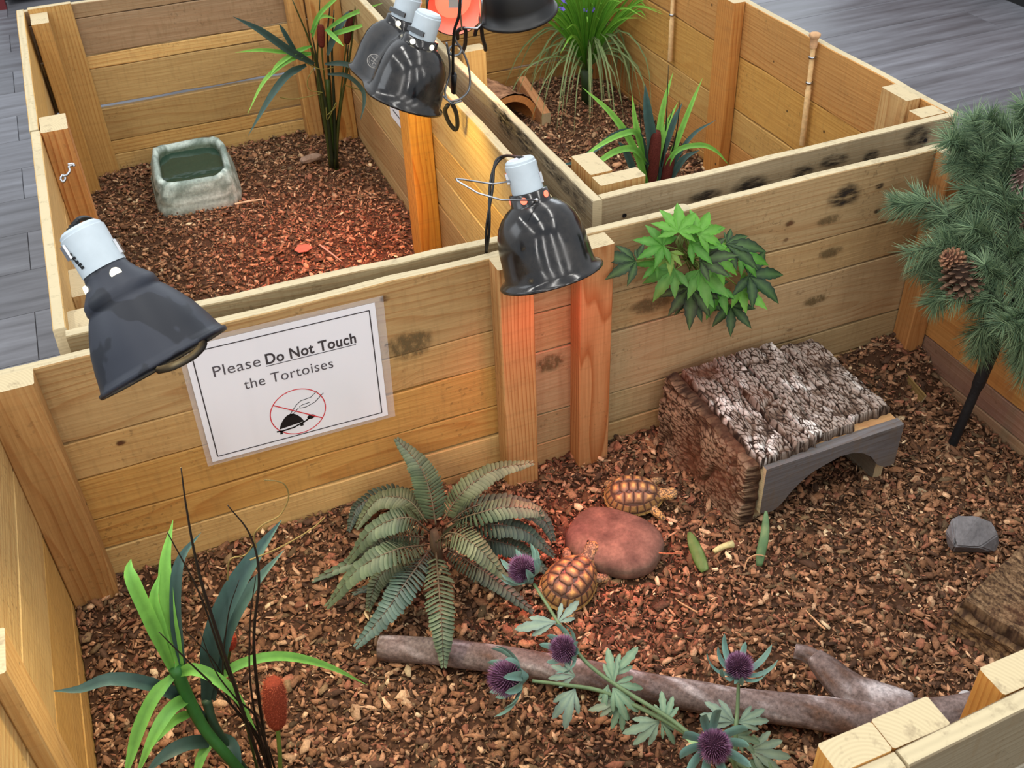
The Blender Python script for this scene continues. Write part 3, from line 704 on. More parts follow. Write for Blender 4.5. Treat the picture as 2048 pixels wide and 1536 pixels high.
# round emblem: ring with a small figure, on the pinch between the domes
ec = onT(748, 122, 1.955); ed = (tov(ec)*.9+axC*-.2-rtC*.1).normalized(); ex = (CR-ed*CR.dot(ed)).normalized(); ey = ed.cross(ex)
EM = simple('grey_print', L(140, 136, 132), .6)
mb = MB()
def ring2(mb, c, ex, ey, r, w, n=28):
    vs = []
    for j in range(n):
        th = 2*PI*j/n; dd = ex*math.cos(th)+ey*math.sin(th); vs += [c+dd*(r-w/2), c+dd*(r+w/2)]
    mb.add(vs, [(2*j, 2*j+1, (2*j+3) % (2*n), (2*j+2) % (2*n)) for j in range(n)])
rr = .0118; mb2 = mb; ring2(mb, ec, ex, ey, rr, .0016); ring2(mb, ec, ex, ey, rr*.76, .0006)
for a, b in (((-.3, .5), (.1, .3)), ((.1, .3), (-.1, -.1)), ((-.1, -.1), (.3, -.5)), ((-.45, .1), (-.1, -.1)), ((.4, .5), (.1, .1)), ((.1, .1), (.45, -.05)), ((-.3, -.5), (.0, -.2))):
    pa = ec+ex*a[0]*rr+ey*a[1]*rr; pb = ec+ex*b[0]*rr+ey*b[1]*rr; d = (pb-pa).normalized(); s_ = ed.cross(d)*.0007
    mb.add([pa-s_, pb-s_, pb+s_, pa+s_], [(0, 1, 2, 3)])
mb.build('emblem', EM, lC)
# spring clamp of that fixture
mb = MB(); mb.tube(spline([onT(906, 66, 1.95), onT(913, 84, 1.96), onT(922, 96, 1.97), onT(919, 108, 1.97), onT(905, 111, 1.97), onT(898, 103, 1.97), onT(903, 93, 1.97), onT(915, 90, 1.97), onT(926, 104, 1.98), onT(936, 130, 1.99), onT(940, 160, 2.0), onT(936, 183, 2.0), onT(920, 198, 2.0), onT(900, 202, 2.0), onT(886, 192, 2.0)], 60), .0020, 6)
mb.tube(spline([onT(893, 85, 1.96), onT(899, 120, 1.98), onT(899, 150, 2.0), onT(890, 185, 2.0), onT(902, 206, 2.0), onT(924, 202, 2.0)], 30), .0020, 6)
mb.build('spring_clamp', simple('clamp_wire', L(120, 124, 128), .4, .7), lC, smooth=True)
mb = MB(); mb.tube(spline([onT(903, 205, 2.0), onT(912, 225, 2.02), onT(915, 250, 2.04), onT(910, 259, 2.05), onT(898, 245, 2.04), onT(890, 222, 2.02), onT(896, 210, 2.0)], 30), .0042, 8)
mb.build('clamp_jaw', M['rubber'], lC, smooth=True)
mb = MB(); mb.tube(spline([onT(921, -20, 1.9), onT(918, 30, 1.92), onT(909, 60, 1.94), onT(906, 100, 1.96), onT(906, 150, 1.98)], 24), .0028, 8)
mb.tube([onT(908, 148, 1.98), onT(907, 185, 2.0)], [.0085, .0075], 8, flat=.6); mb.build('cable', M['cable'], lC, smooth=True)

# ---- LAMP F: black dome over the right pen, and E: chrome lamp with red bulb
rcG = onT(1036, 28, 2.15); axG = caxis(26, 170, 0.42, rcG)
profG = [(0, .0735), (-.002, .0755), (0, .0785), (.003, .079), (.006, .077), (.007, .073), (.03, .0705), (.055, .067), (.078, .060), (.095, .050), (.11, .036), (.118, .028), (.135, .0275), (.136, .02)]
lG, *_ = heat_lamp('heat_lamp', 'plain matte black dome lamp clamped on the right rear pen post', rcG, axG, .9, profG, (.134, .185), simple('satin_black', L(14, 14, 15), .42), [], M['bulb_red'], M['bulb_white'], 3.0, (1, .76, .45), spot=140)
mb = MB()
CJ = [(918, 68), (922, 62), (930, 58), (950, 57), (957, 52)]
mb.tube(spline([onT(924, 60, 2.12), onT(921, 20, 2.1), onT(926, -15, 2.1)], 12), .0018, 6); mb.tube(spline([onT(962, 48, 2.12), onT(964, 10, 2.1), onT(963, -20, 2.1)], 12), .0018, 6)
mb.tube([onT(928, 56, 2.12), onT(955, 57, 2.12), onT(966, 44, 2.12)], .0022, 6); mb.build('spring_clamp', M['steel'], lG, smooth=True)
mb = MB(); mb.tube(spline([onT(915, 78, 2.16), onT(916, 62, 2.14), onT(930, 57, 2.13), onT(931, 75, 2.15), onT(930, 90, 2.17), onT(925, 104, 2.19)], 20), .004, 8)
mb.tube(spline([onT(950, 70, 2.14), onT(953, 58, 2.13), onT(962, 55, 2.13), onT(965, 75, 2.15), onT(970, 92, 2.17), onT(971, 100, 2.18)], 20), .004, 8)
mb.build('clamp_jaw', M['rubber'], lG, smooth=True)
# lamp E
rcE = onT(915, 12, 2.3); axE = caxis(30, 60, -0.66)
lE = thing('heat_lamp', 'open reflector lamp with glowing red bulb, behind the double dome', 'lamp', tuple(rcE))
bE = -axE.normalized()
mb = MB(); mb.lathe(rcE, bE, [(0, .064), (.002, .066), (.03, .060), (.06, .045), (.085, .028), (.1, .026), (.1, .01)], 40)
mb.build('shade', M['gloss'], lE, smooth=True)
mb = MB(); mb.lathe(rcE, bE, [(0.0015, .0635), (.03, .058), (.06, .043), (.085, .026), (.098, .012)], 40)
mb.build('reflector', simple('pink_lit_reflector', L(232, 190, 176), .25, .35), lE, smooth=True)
mb = MB(); mb.lathe(Vector(rcE)+bE*.052, axE, [(-.03, .014), (0, .030), (.022, .040), (.030, .036), (.035, .002)], 28); mb.build('bulb', M['bulb_red'], lE, smooth=True)
R3 = Matrix((CR, axE.cross(CR).normalized(), axE)).transposed()
mb = MB(); mb.box(Vector(rcE)+bE*.012-CR*.012+CU*.004, (.034, .026, .002), rot=R3); mb.build('bulb_label', simple('foil_label', L(190, 205, 214), .3, .3), lE)
mb = MB(); mb.lathe(Vector(rcE)+bE*.06, bE, [(.03, .028), (.09, .026), (.09, .002)], 20); mb.build('socket', simple('black_socket', L(20, 20, 22), .4), lE, smooth=True)
bulb_light('red_bulb_light', Vector(rcE)+axE*.03, axE, 1.2, (1, .12, .06), .03, 140)

# ------------------------------------------------------------------ the printed sign
a0 = onY(425, 924, -.0035); b0 = onY(775, 830, -.0035); se = (b0-a0).normalized(); sn = Vector((-se.z, 0, se.x)); sd_ = Vector((0, -1, 0))
RS = Matrix((se, sn, -sd_ if False else se.cross(sn))).transposed()
sign = thing('sign', 'laminated white paper sign about not touching the tortoises on the plank wall', 'sign', tuple(a0))
def S(u, v, o=0.0): return a0+se*u+sn*v+sd_*o
SW, SH = .279, .2155
mb = MB(); mb.add([S(-.008, -.007, -.0012), S(SW+.012, -.007, -.0012), S(SW+.014, SH+.008, -.0012), S(-.008, SH+.008, -.0012), S(-.008, -.007, -.0006), S(SW+.012, -.007, -.0006), S(SW+.014, SH+.008, -.0006), S(-.008, SH+.008, -.0006)],
    [(0, 1, 2, 3), (4, 5, 6, 7), (0, 1, 5, 4), (1, 2, 6, 5), (2, 3, 7, 6), (3, 0, 4, 7)])
kk = NT('laminate_film'); kk.b.inputs['Roughness'].default_value = .12; kk.b.inputs['Alpha'].default_value = .16; kk.b.inputs['Base Color'].default_value = (.9, .9, .92, 1)
mb.build('laminate', kk.m, sign)
mb = MB(); mb.add([S(0, 0, o) for o in (0,)]+[S(SW, 0), S(SW, SH), S(0, SH), S(0, 0, .0004), S(SW, 0, .0004), S(SW, SH, .0004), S(0, SH, .0004)], [(0, 3, 2, 1), (4, 5, 6, 7), (0, 1, 5, 4), (1, 2, 6, 5), (2, 3, 7, 6), (3, 0, 4, 7)])
pm = simple('laminated_paper', L(232, 232, 238), .22, spec=.5); mb.build('paper', pm, sign)
INK = simple('grey_ink', L(62, 58, 62), .5); INKL = simple('light_ink', L(84, 80, 86), .5); BLK = simple('black_ink', L(20, 18, 20), .5); REDK = simple('red_ink', L(206, 58, 66), .5)
def strip(mb, P, w, o=.0008, closed=False):
    P = [Vector((p[0], p[1])) for p in P]; m = len(P); vs = []
    for i, p in enumerate(P):
        if closed: t = (P[(i+1) % m]-P[i-1])
        else: t = (P[min(i+1, m-1)]-P[max(i-1, 0)])
        t.normalize(); q = Vector((-t.y, t.x))*w/2; vs += [S(p.x+q.x, p.y+q.y, o), S(p.x-q.x, p.y-q.y, o)]
    rng = range(m if closed else m-1)
    mb.add(vs, [(2*i, 2*i+1, (2*i+3) % (2*m), (2*i+2) % (2*m)) for i in rng])
mb = MB(); i0, i1, j0, j1 = .0095, .2695, .0085, .2045
for P in ([(i0, j0), (i1, j0)], [(i1, j0), (i1, j1)], [(i1, j1), (i0, j1)], [(i0, j1), (i0, j0)]):
    strip(mb, P, .0017)
mb.build('border', INK, sign)
def text(body, u, v, size, mat, width=None, bold=0.0, name='lettering'):
    cu = bpy.data.curves.new(name, 'FONT'); cu.resolution_u = 5; cu.body = body; cu.size = size; cu.offset = bold; cu.materials.append(mat); cu.space_character = 1.06
    o = bpy.data.objects.new(name, cu); COL.objects.link(o)
    bpy.context.view_layer.update(); w = o.dimensions.x
    sx = (width/w) if width else 1.0
    mw = Matrix.Translation(S(u, v, .0009)) @ Matrix((se*sx, sn, -sd_*-1)).transposed().to_4x4()
    me = bpy.data.meshes.new_from_object(o); bpy.data.objects.remove(o); o = bpy.data.objects.new(name, me); COL.objects.link(o)
    o.matrix_world = mw; o.parent = sign; o.matrix_parent_inverse = MW[sign.name].inverted()
    return o
text('Please', .0305, .154, .027, INKL, .068)
text('Do Not Touch', .1070, .154, .026, INK, .136, bold=.0006)
text('the Tortoises', .0705, .119, .026, INKL, .134)
mb = MB(); strip(mb, [(.107, .1505), (.243, .1505)], .0012); mb.build('underline', INK, sign)
cu_, cv_, R_ = .1405, .0535, .0425
mb = MB(); strip(mb, [(cu_+R_*math.cos(t*PI/24), cv_+R_*math.sin(t*PI/24)) for t in range(48)], .0016, closed=True)
strip(mb, [(cu_-R_*math.cos(.6), cv_+R_*math.sin(.6)), (cu_+R_*math.cos(.6), cv_-R_*math.sin(.6))], .0018, .0012); mb.build('prohibition_ring', REDK, sign)
mb = MB()
shell = [(.1075, .0285)]+[(.1075+.0395*(i/10), .0285+.0225*math.sin(PI*i/10)**.75+.004*i/10) for i in range(1, 10)]+[(.147, .0325)]
mb.add([S(u, v, .0008) for u, v in shell], [tuple(range(len(shell)))[::-1]])
strip(mb, [(.103, .0255), (.112, .0242), (.13, .0255), (.150, .0325), (.156, .0365)], .0028)
hd = [(.1585+.0062*math.cos(t*PI/8), .0375+.0042*math.sin(t*PI/8)) for t in range(16)]
mb.add([S(u, v, .0008) for u, v in hd], [tuple(range(16))[::-1]]); strip(mb, [(.110, .025), (.1095, .0185)], .004); strip(mb, [(.1425, .0295), (.1425, .0245)], .005)
mb.build('tortoise_symbol', BLK, sign)
mb = MB()
strip(mb, [(.174, .083), (.163, .0745), (.147, .0725), (.139, .0665), (.128, .0525), (.1255, .049), (.1285, .0485), (.136, .0545), (.142, .0605)], .0011)
strip(mb, [(.183, .0765), (.168, .0635), (.153, .0585), (.144, .0595), (.144, .0625), (.149, .0645), (.160, .0655)], .0011)
mb.build('hand_symbol', BLK, sign)

# poster hung on the divider of the left pen, with red edge tape on the post
po = thing('poster', 'white laminated notice on the divider wall behind the yellow lit post', 'poster', (.600, .95, .37))
mb = MB(); mb.box((.6025, .93, .385), (.0015, .215, .20)); mb.build('paper', pm, po)
mb = MB(); mb.box((.6012, .93, .385), (.0006, .20, .004)); 
for z in (.47, .45, .42, .40, .37, .34, .31): mb.box((.6012, .93, z), (.0006, .16, .0035))
mb.build('printed_lines', INKL, po)
tp = MB(); tp.box((.5815, .7205, .470), (.050, .003, .05)); tp.box((.5545, .742, .470), (.003, .045, .05))
tag(tp.build('red_tape', simple('red_tape_film', L(214, 34, 30), .35), None), 'bright red tape wrapped on the top of the yellow lit post', 'tape')
# ------------------------------------------------------------------ tortoises
def tortoise(name, label, pos, heading, s, roll=0.0, tilt=0.0, head_yaw=0.0, legs_out=1.0, yel=1.0):
    """pos: ground point under the shell; s: shell length in metres"""
    t = thing(name, label, 'tortoise', tuple(pos))
    Rz = Matrix.Rotation(heading, 3, 'Z') @ Matrix.Rotation(tilt, 3, 'Y') @ Matrix.Rotation(roll, 3, 'X'); o = Vector(pos)
    T = lambda x, y, z: o+Rz @ (Vector((x, y, z))*s)
    A_, B_, Hh = .5, .385, .40
    def dome(u, v, lift=0.0):
        r = math.sqrt(u*u+v*v); x = u*A_*(1+.05*u); y = v*B_*(1-.08*u)
        r2 = min(1.0, r); z = .16+Hh*(1-r2**2.4)**.62*.78
        k = 1+lift*.55
        return T(x*k, y*k, z+lift*(.4+.6*(1-r2)))
    DK = L(84, 62, 54); MD = L(126, 94, 72); LT = L(182, 138, 84); YL = L(212, 170, 102)
    # carapace
    mb = MB(); vs = []; n = 40; m = 12
    for i in range(m+1):
        r = i/m
        for j in range(n):
            th = 2*PI*j/n; vs.append(dome(r*math.cos(th), r*math.sin(th)))
    fs = [(i*n+j, i*n+(j+1) % n, (i+1)*n+(j+1) % n, (i+1)*n+j) for i in range(m) for j in range(n)]
    mb.add(vs, fs, DK)
    low = []
    for ring, (k, z) in enumerate(((1.0, .16), (1.045, .115), (.93, .07), (.70, .06))):
        for j in range(n):
            th = 2*PI*j/n; low.append(T(math.cos(th)*A_*k*(1+.05*math.cos(th)), math.sin(th)*B_*k*(1-.08*math.cos(th)), z))
    mb.add(low, [(i*n+j, (i+1)*n+j, (i+1)*n+(j+1) % n, i*n+(j+1) % n) for i in range(3) for j in range(n)]+[tuple(3*n+j for j in range(n))], [L(168, 128, 62)]*(2*n)+[L(150, 120, 70)]*(2*n))
    sh = mb.build('shell', M['shell'], t, smooth=True)
    def scute(poly, cols=(DK, MD, LT, YL), lf=.045):
        c = (sum(p[0] for p in poly)/len(poly), sum(p[1] for p in poly)/len(poly)); k = len(poly)
        P2 = []
        for i in range(k):
            a, b = poly[i], poly[(i+1) % k]
            P2 += [a, ((a[0]*2+b[0])/3, (a[1]*2+b[1])/3), ((a[0]+b[0]*2)/3, (a[1]+b[1]*2)/3)]
        k = len(P2); vs = []; cs = []
        for (q, l, col) in ((.985, -.004, cols[0]), (.92, lf*.5, mixc(cols[0], cols[1], .3)), (.76, lf*.68, mixc(cols[0], cols[1], .75)), (.56, lf*.9, mixc(cols[1], cols[2], .25)), (.36, lf, mixc(cols[1], cols[2], .8)), (.20, lf*.98, cols[3])):
            for p in P2: vs.append(dome(c[0]+(p[0]-c[0])*q, c[1]+(p[1]-c[1])*q, l)); cs.append(col)
        vs.append(dome(c[0], c[1], lf*.95)); cs.append(cols[3])
        fs = [(i*k+j, i*k+(j+1) % k, (i+1)*k+(j+1) % k, (i+1)*k+j) for i in range(5) for j in range(k)]+[(5*k+j, 5*k+(j+1) % k, 6*k) for j in range(k)]
        mb = MB(); mb.add(vs, fs, cs); mb.build('scute', M['shell'], t, smooth=True)
    # five down the spine
    xs = [.80, .48, .16, -.16, -.48, -.78]
    for i in range(5):
        a, b = xs[i], xs[i+1]; w = .30 if i not in (0, 4) else .24; mid = (a+b)/2
        wa = .20; scute([(a, -wa), (a, wa), (mid, w+.06), (b, wa), (b, -wa), (mid, -w-.06)][::-1])
    for sg in (-1, 1):   # four on each side
        X = [.72, .33, 0.0, -.33, -.70]
        for i in range(4):
            a, b = X[i], X[i+1]
            oa = .60 if i == 0 else .76; ob = .62 if i == 3 else .76
            ia, ib = .27, .27
            poly = [(a, ia*sg), (a*.98, oa*sg*(.88 if i == 0 else 1)), (b*.98, ob*sg*(.88 if i == 3 else 1)), (b, ib*sg), ((a+b)/2, .33*sg)]
            scute(poly if sg > 0 else poly[::-1])
    nm = 22
    for i in range(nm):  # marginal plates round the rim
        a0_, a1_ = 2*PI*i/nm+.015, 2*PI*(i+1)/nm-.015
        poly = [(.83*math.cos(a0_), .83*math.sin(a0_)), (.995*math.cos(a0_), .995*math.sin(a0_)), (.995*math.cos(a1_), .995*math.sin(a1_)), (.83*math.cos(a1_), .83*math.sin(a1_))]
        mb = MB(); k = 4; vs = []; cs = []
        c = (.92*math.cos((a0_+a1_)/2), .92*math.sin((a0_+a1_)/2))
        for q, l, col in ((1, 0, DK), (.9, .02, mixc(DK, LT, .3)), (.5, .026, L(152, 118, 74))):
            for p in poly: vs.append(dome(c[0]+(p[0]-c[0])*q, c[1]+(p[1]-c[1])*q, l)); cs.append(col)
        mb.add(vs, [(r_*4+j, r_*4+(j+1) % 4, (r_+1)*4+(j+1) % 4, (r_+1)*4+j) for r_ in range(2) for j in range(4)]+[(8, 9, 10, 11)], cs)
        # outer skirt, yellow with a dark seam
        th = [a0_, a1_]; q0 = [T(math.cos(x)*A_*kk_*(1+.05*math.cos(x)), math.sin(x)*B_*kk_*(1-.08*math.cos(x)), z) for x in th for kk_, z in ((1.005, .165), (1.065, .118), (.97, .075))]
        mb.add(q0, [(0, 1, 4, 3), (1, 2, 5, 4)], [L(140, 108, 68), L(178, 146, 86), L(176, 144, 80)]*2)
        mb.build('marginal_scute', M['shell'], t)
    # one continuous body: trunk, neck, head, legs, tail
    hy = head_yaw; ch, shh = math.cos(hy), math.sin(hy)
    J = [(0, 0, .15), (.36, 0, .16), (.47+.03*ch, .06*shh, .20), (.54+.06*ch, .14*shh, .25), (.60+.10*ch, .24*shh, .27), (.67+.13*ch, .32*shh, .255),
         (.33, .27, .13), (.46, .36, .10), (.52, .40, .035), (.575, .41, .02), (.33, -.27, .13), (.46, -.36, .10), (.52, -.40, .035), (.575, -.41, .02),
         (-.33, .24, .12), (-.42, .31, .06), (-.46, .33, .02), (-.33, -.24, .12), (-.42, -.31, .06), (-.46, -.33, .02), (-.42, 0, .12), (-.54, 0, .06)]
    E_ = [(0, 1), (1, 2), (2, 3), (3, 4), (4, 5), (1, 6), (6, 7), (7, 8), (8, 9), (1, 10), (10, 11), (11, 12), (12, 13), (0, 14), (14, 15), (15, 16), (0, 17), (17, 18), (18, 19), (0, 20), (20, 21)]
    Rr = [.20, .17, .11, .115, .145, .085, .09, .082, .062, .05, .09, .082, .062, .05, .09, .085, .07, .09, .085, .07, .06, .02]
    me = bpy.data.meshes.new('body'); me.from_pydata([tuple(T(*j)) for j in J], E_, []); me.materials.append(M['tskin'])
    bo = bpy.data.objects.new('body', me); COL.objects.link(bo); bo.parent = t; bo.matrix_parent_inverse = MW[t.name].inverted()
    md = bo.modifiers.new('skin', 'SKIN'); md.use_smooth_shade = True
    for i, r in enumerate(Rr): me.skin_vertices[0].data[i].radius = (r*s, r*s*.92)
    me.skin_vertices[0].data[0].use_root = True
    sb = bo.modifiers.new('sub', 'SUBSURF'); sb.levels = 2; sb.render_levels = 2
    hc = T(.62+.12*ch, .25*shh, .30); hd_ = Rz @ Vector((ch, shh, 0)); hs_ = Rz @ Vector((-shh, ch, 0))
    for sg in (-1, 1):
        mb = MB(); ec_ = hc+hd_*(.015*s)+hs_*(sg*.112*s)+Vector((0, 0, -.005*s)); mb.lathe(ec_-hs_*sg*.012*s, hs_*sg, [(0, .03*s), (.014*s, .024*s), (.022*s, .012*s), (.025*s, .0003)], 12, L(16, 12, 10)); mb.build('eye', M['eye'], t, smooth=True)
    mb = MB()
    for sg in (-1, 1):
        for q in range(4):
            base = T(.585, sg*(.37+.026*q), .018); d = (Rz @ Vector((1, 0, -.25))).normalized(); mb.lathe(base, d, [(0, .014*s), (.045*s, .002*s)], 6, L(70, 58, 48))
    mb.build('claws', M['eye'], t, smooth=True)
    return t
M['shell'] = vcol('tortoise_shell', .45, .4, var=.16, scale=420, bump=.25, coat=.1)
M['eye'] = simple('dark_eye', L(14, 11, 10), .15)
kk = NT('tortoise_skin'); kk.b.inputs['Roughness'].default_value = .7
tcc = kk.n('ShaderNodeTexCoord').outputs['Object']; vv = kk.n('ShaderNodeTexVoronoi', {'Vector': tcc, 'Scale': 330.0}).outputs['Distance']
nn = kk.noise(tcc, 45, 2)
cc = kk.mix(kk.ramp(nn, [(.42, G(0)), (.6, G(1))]), L(156, 132, 104), L(216, 166, 100)); cc = kk.mix(kk.ramp(vv, [(.35, G(0)), (.7, G(1))]), cc, L(96, 76, 62))
kk.link(cc, kk.b.inputs['Base Color']); kk.bump(vv, .8, .0012); M['tskin'] = kk.m
t1 = onZ(1264, 995, .07)
tortoise('tortoise', 'tortoise standing on the far side of the flat oval stone, facing right', (t1.x, t1.y, h_front(t1.x, t1.y)+.012), math.radians(-24), .095, head_yaw=-.15, roll=.24)
t2 = onZ(1136, 1162, .07)
tortoise('tortoise', 'tortoise on the near side of the oval stone, snout raised towards it', (t2.x, t2.y, h_front(t2.x, t2.y)+.006), math.radians(31), .103, head_yaw=.25, roll=.20, tilt=-.05)

# ------------------------------------------------------------------ stones
def blob(name, label, cat, c, ax, rotz, cols, power=2.4, nsc=8, amp=.06, flat=.0, mat='stone', n=(36, 18)):
    mb = MB(); vs = []; cs = []; R3 = Matrix.Rotation(rotz, 3, 'Z')
    for i in range(n[1]+1):
        ph = -PI/2+PI*i/n[1]
        for j in range(n[0]):
            th = 2*PI*j/n[0]; cx, cy_, cz = math.cos(ph)*math.cos(th), math.cos(ph)*math.sin(th), math.sin(ph)
            e = 2/power; f = lambda q: math.copysign(abs(q)**e, q)
            v = Vector((f(cx), f(cy_), f(cz))); d = 1+amp*nz(v.x*1.7+nsc, v.y*1.7, v.z*1.7)+amp*.3*nz(v.x*5, v.y*5+nsc, v.z*5)
            v = Vector((v.x*ax[0], v.y*ax[1], v.z*ax[2]))*d; vs.append(Vector(c)+R3 @ v)
            cs.append(mixc(cols[0], cols[1], max(0, min(1, .5+.9*nz(v.x*40, v.y*40, nsc)))))
    m = n[0]; fs = [(i*m+j, i*m+(j+1) % m, (i+1)*m+(j+1) % m, (i+1)*m+j) for i in range(n[1]) for j in range(m)]
    mb.add(vs, fs, cs); return tag(mb.build(name, M[mat], None, smooth=True), label, cat)
sc = onZ(1228, 1077, .075)
blob('basking_stone', 'flat oval reddish brown stone between the two tortoises', 'stone', (sc.x, sc.y, .066), (.081, .064, .027), math.radians(-50), (L(86, 66, 58), L(134, 106, 92)), 2.5, 3, .04)
# angular grey rock
def hull(name, label, cat, pts, cols, mat, bev=.002):
    import bmesh
    bm = bmesh.new(); [bm.verts.new(p) for p in pts]; bmesh.ops.convex_hull(bm, input=bm.verts)
    bmesh.ops.delete(bm, geom=[v for v in bm.verts if not v.link_faces], context='VERTS')
    bmesh.ops.bevel(bm, geom=bm.edges[:]+bm.verts[:], offset=bev, segments=2, affect='EDGES')
    bmesh.ops.triangulate(bm, faces=bm.faces); bmesh.ops.subdivide_edges(bm, edges=bm.edges[:], cuts=1, use_grid_fill=True)
    for v in bm.verts: v.co += v.co.normalized()*0+Vector((nz(v.co.x*60, v.co.y*60, v.co.z*60), nz(v.co.x*60+9, v.co.y*60, v.co.z*60), nz(v.co.x*60, v.co.y*60+9, v.co.z*60)))*.0012
    mb = MB(); bm.verts.index_update(); mb.add([v.co.copy() for v in bm.verts], [tuple(v.index for v in f.verts) for f in bm.faces],
        [mixc(cols[0], cols[1], max(0, min(1, .5+nz(v.co.x*50, v.co.y*50, v.co.z*50)))) for v in bm.verts]); bm.free()
    return tag(mb.build(name, M[mat], None, smooth=False), label, cat)
g = lambda px, py, z: onZ(px, py, z)
hull('grey_rock', 'small angular grey rock in the bedding right of the bark house', 'rock',
     [g(1893, 1090, .055), g(1905, 1105, .052), g(1990, 1106, .052), g(2000, 1085, .06), g(1902, 1038, .105), g(1915, 1028, .11), g(1958, 1032, .105), g(1984, 1042, .092), g(1996, 1070, .08), g(1890, 1062, .085), g(1960, 1095, .075), g(1910, 1092, .082)], (L(104, 104, 108), L(128, 127, 130)), 'stone')
# white and brown pebbles by the reed plant
pb = onZ(432, 1262, .075); blob('pebble', 'small white capped brown pebble half hidden behind the reed plant', 'stone', (pb.x, pb.y, h_front(pb.x, pb.y)+.006), (.009, .007, .007), .3, (L(226, 224, 226), L(240, 238, 240)), 2.2, 5, .2)
pb = onZ(415, 1275, .075); blob('pebble', 'dull brown round pebble behind the bright reed leaves', 'stone', (pb.x, pb.y, h_front(pb.x, pb.y)+.004), (.014, .012, .008), .3, (L(140, 108, 80), L(120, 92, 70)), 2.2, 8, .2)
pb = onZ(623, 322, .06); blob('wood_chunk', 'pale flat wood chunk beside the cattail plant in the left pen', 'wood piece', (pb.x, pb.y, .068), (.03, .014, .008), .25, (L(150, 126, 110), L(130, 106, 90)), 3.2, 8, .15)
pb = onZ(1933, 1392, .07); blob('pebble', 'pale grey round pebble by the log end near the front posts', 'stone', (pb.x, pb.y, .066), (.012, .01, .007), .3, (L(190, 190, 192), L(150, 150, 150)), 2.2, 8, .1)

# ------------------------------------------------------------------ bark sheets
def bark_color(h, x, y, lich, red, dull=0.0):
    deep = L(38, 28, 23); mid = L(98, 82, 70); hi = L(142, 132, 124); wh = L(204, 200, 196); rd = L(96, 60, 42)
    c = mixc(deep, mid, min(1, max(0, h*3.0))); c = mixc(c, hi, max(0, min(1, (h-.36)*3.0)))
    if dull: c = mixc(c, mixc(L(60, 44, 34), L(150, 118, 78), max(0, min(1, h*1.1-.1))), dull)
    l = nz(x*14+3, y*14, 7.7)+.5*nz(x*60, y*60, 2)
    c = mixc(c, wh, max(0, min(1, (l-.16+lich)*3.2))*max(0, min(1, (h-.22)*3.5)))
    return mixc(c, rd, max(0, min(.75, (red+nz(x*10, y*10, 31)*1.2))))
def bark_h(u, v, seed, fx=34, fy=9, cell=1.0):
    """ridged height 0..1; v runs along the ridges"""
    w = .35*nz(u*14+seed, v*10); a = 1-abs(nz(u*fx+w*6+seed, v*fy*.8, seed))*3.6; b = 1-abs(nz(u*fx*.9+11+seed, v*fx*.75+w*3, seed+5))*2.8
    c = .5+.5*nz(u*130, v*110, seed)
    a2 = max(0, 1-max(0, a)); b2 = max(0, 1-max(0, b)*.75)
    wu = u+.0022*nz(u*90, v*90, seed)+.004*nz(u*25, v*18, seed+9); wv_ = v+.003*nz(u*80+5, v*80, seed)
    d = mnoise.voronoi(Vector((wu*165*cell+seed, wv_*58*cell, seed)))[0]; crack = min(1, (d[1]-d[0])*3.2)
    big = max(0, min(1, a2*1.15+.05)); fl = .5+.5*nz(u*60, v*38, seed+3)
    geo = max(0, min(1, (.22+.62*big)*(.80+.20*crack)+c*.10+.12*fl-.05))
    return geo, max(0, min(1, min(1, max(0, crack*2.4-.35))*(.30+.38*big+.34*fl*c+.10*c)*(.35+.65*min(1, big*3))))
def bark_sheet(name, parent, O, U, V, N, amp, seed, nu, nv, lich=0, red=0, edge=.006, fx=34, fy=9, thick=.008, curl=None, dull=0.0):
    """sheet spanned by U (across) and V (along the ridges) from O, relief along N"""
    O, U, V, N = map(Vector, (O, U, V, N)); lu, lv = U.length, V.length; vs = []; cs = []
    for j in range(nv+1):
        for i in range(nu+1):
            u, v = i/nu, j/nv
            h, hc_ = bark_h(u*lu, v*lv, seed, fx, fy) if dull < .7 else (max(0, min(1, .5+.5*nz(u*lu*38, v*lv*15, seed)+.28*nz(u*lu*150, v*lv*60, seed))), max(0, min(1, .38+.55*nz(u*lu*170, v*lv*60, seed+3)+.5*nz(u*lu*520, v*lv*300, seed)))); ed = min(u, 1-u)*lu; ev = min(v, 1-v)*lv
            fall = min(1, ed/.0022)*min(1, ev/.0022)
            uu = u+(edge*nz(v*lv*45+seed, i > nu/2, 3)/lu if (i == 0 or i == nu) else 0); vv_ = v+(edge*nz(u*lu*70+seed, j > nv/2, 8)/lv if (j == 0 or j == nv) else 0)
            p = O+U*uu+V*vv_+N*(thick*fall+amp*h*fall+(curl(u, v) if curl else 0)); vs.append(p)
            cs.append(bark_color(hc_*(.4+.6*fall), u*lu+seed, v*lv, lich, red, dull))
    fs = [(j*(nu+1)+i, j*(nu+1)+i+1, (j+1)*(nu+1)+i+1, (j+1)*(nu+1)+i) for j in range(nv) for i in range(nu)]
    if U.cross(V).dot(N) < 0: fs = [f[::-1] for f in fs]
    b = len(vs); rim = [i for i in range(nu+1)]+[(k)*(nu+1)+nu for k in range(1, nv+1)]+[nv*(nu+1)+i for i in range(nu-1, -1, -1)]+[k*(nu+1) for k in range(nv-1, 0, -1)]
    for r in rim: vs.append(Vector(vs[r])-N*thick*1.0*min(1, 1)); cs.append(L(70, 48, 36))
    m = len(rim)
    fs += [(rim[k], b+k, b+(k+1) % m, rim[(k+1) % m]) for k in range(m)]; fs.append(tuple(b+k for k in range(m)))
    mb = MB(); mb.add(vs, fs, cs); return mb.build(name, M['barkv'], parent, smooth=True, angle=.9)

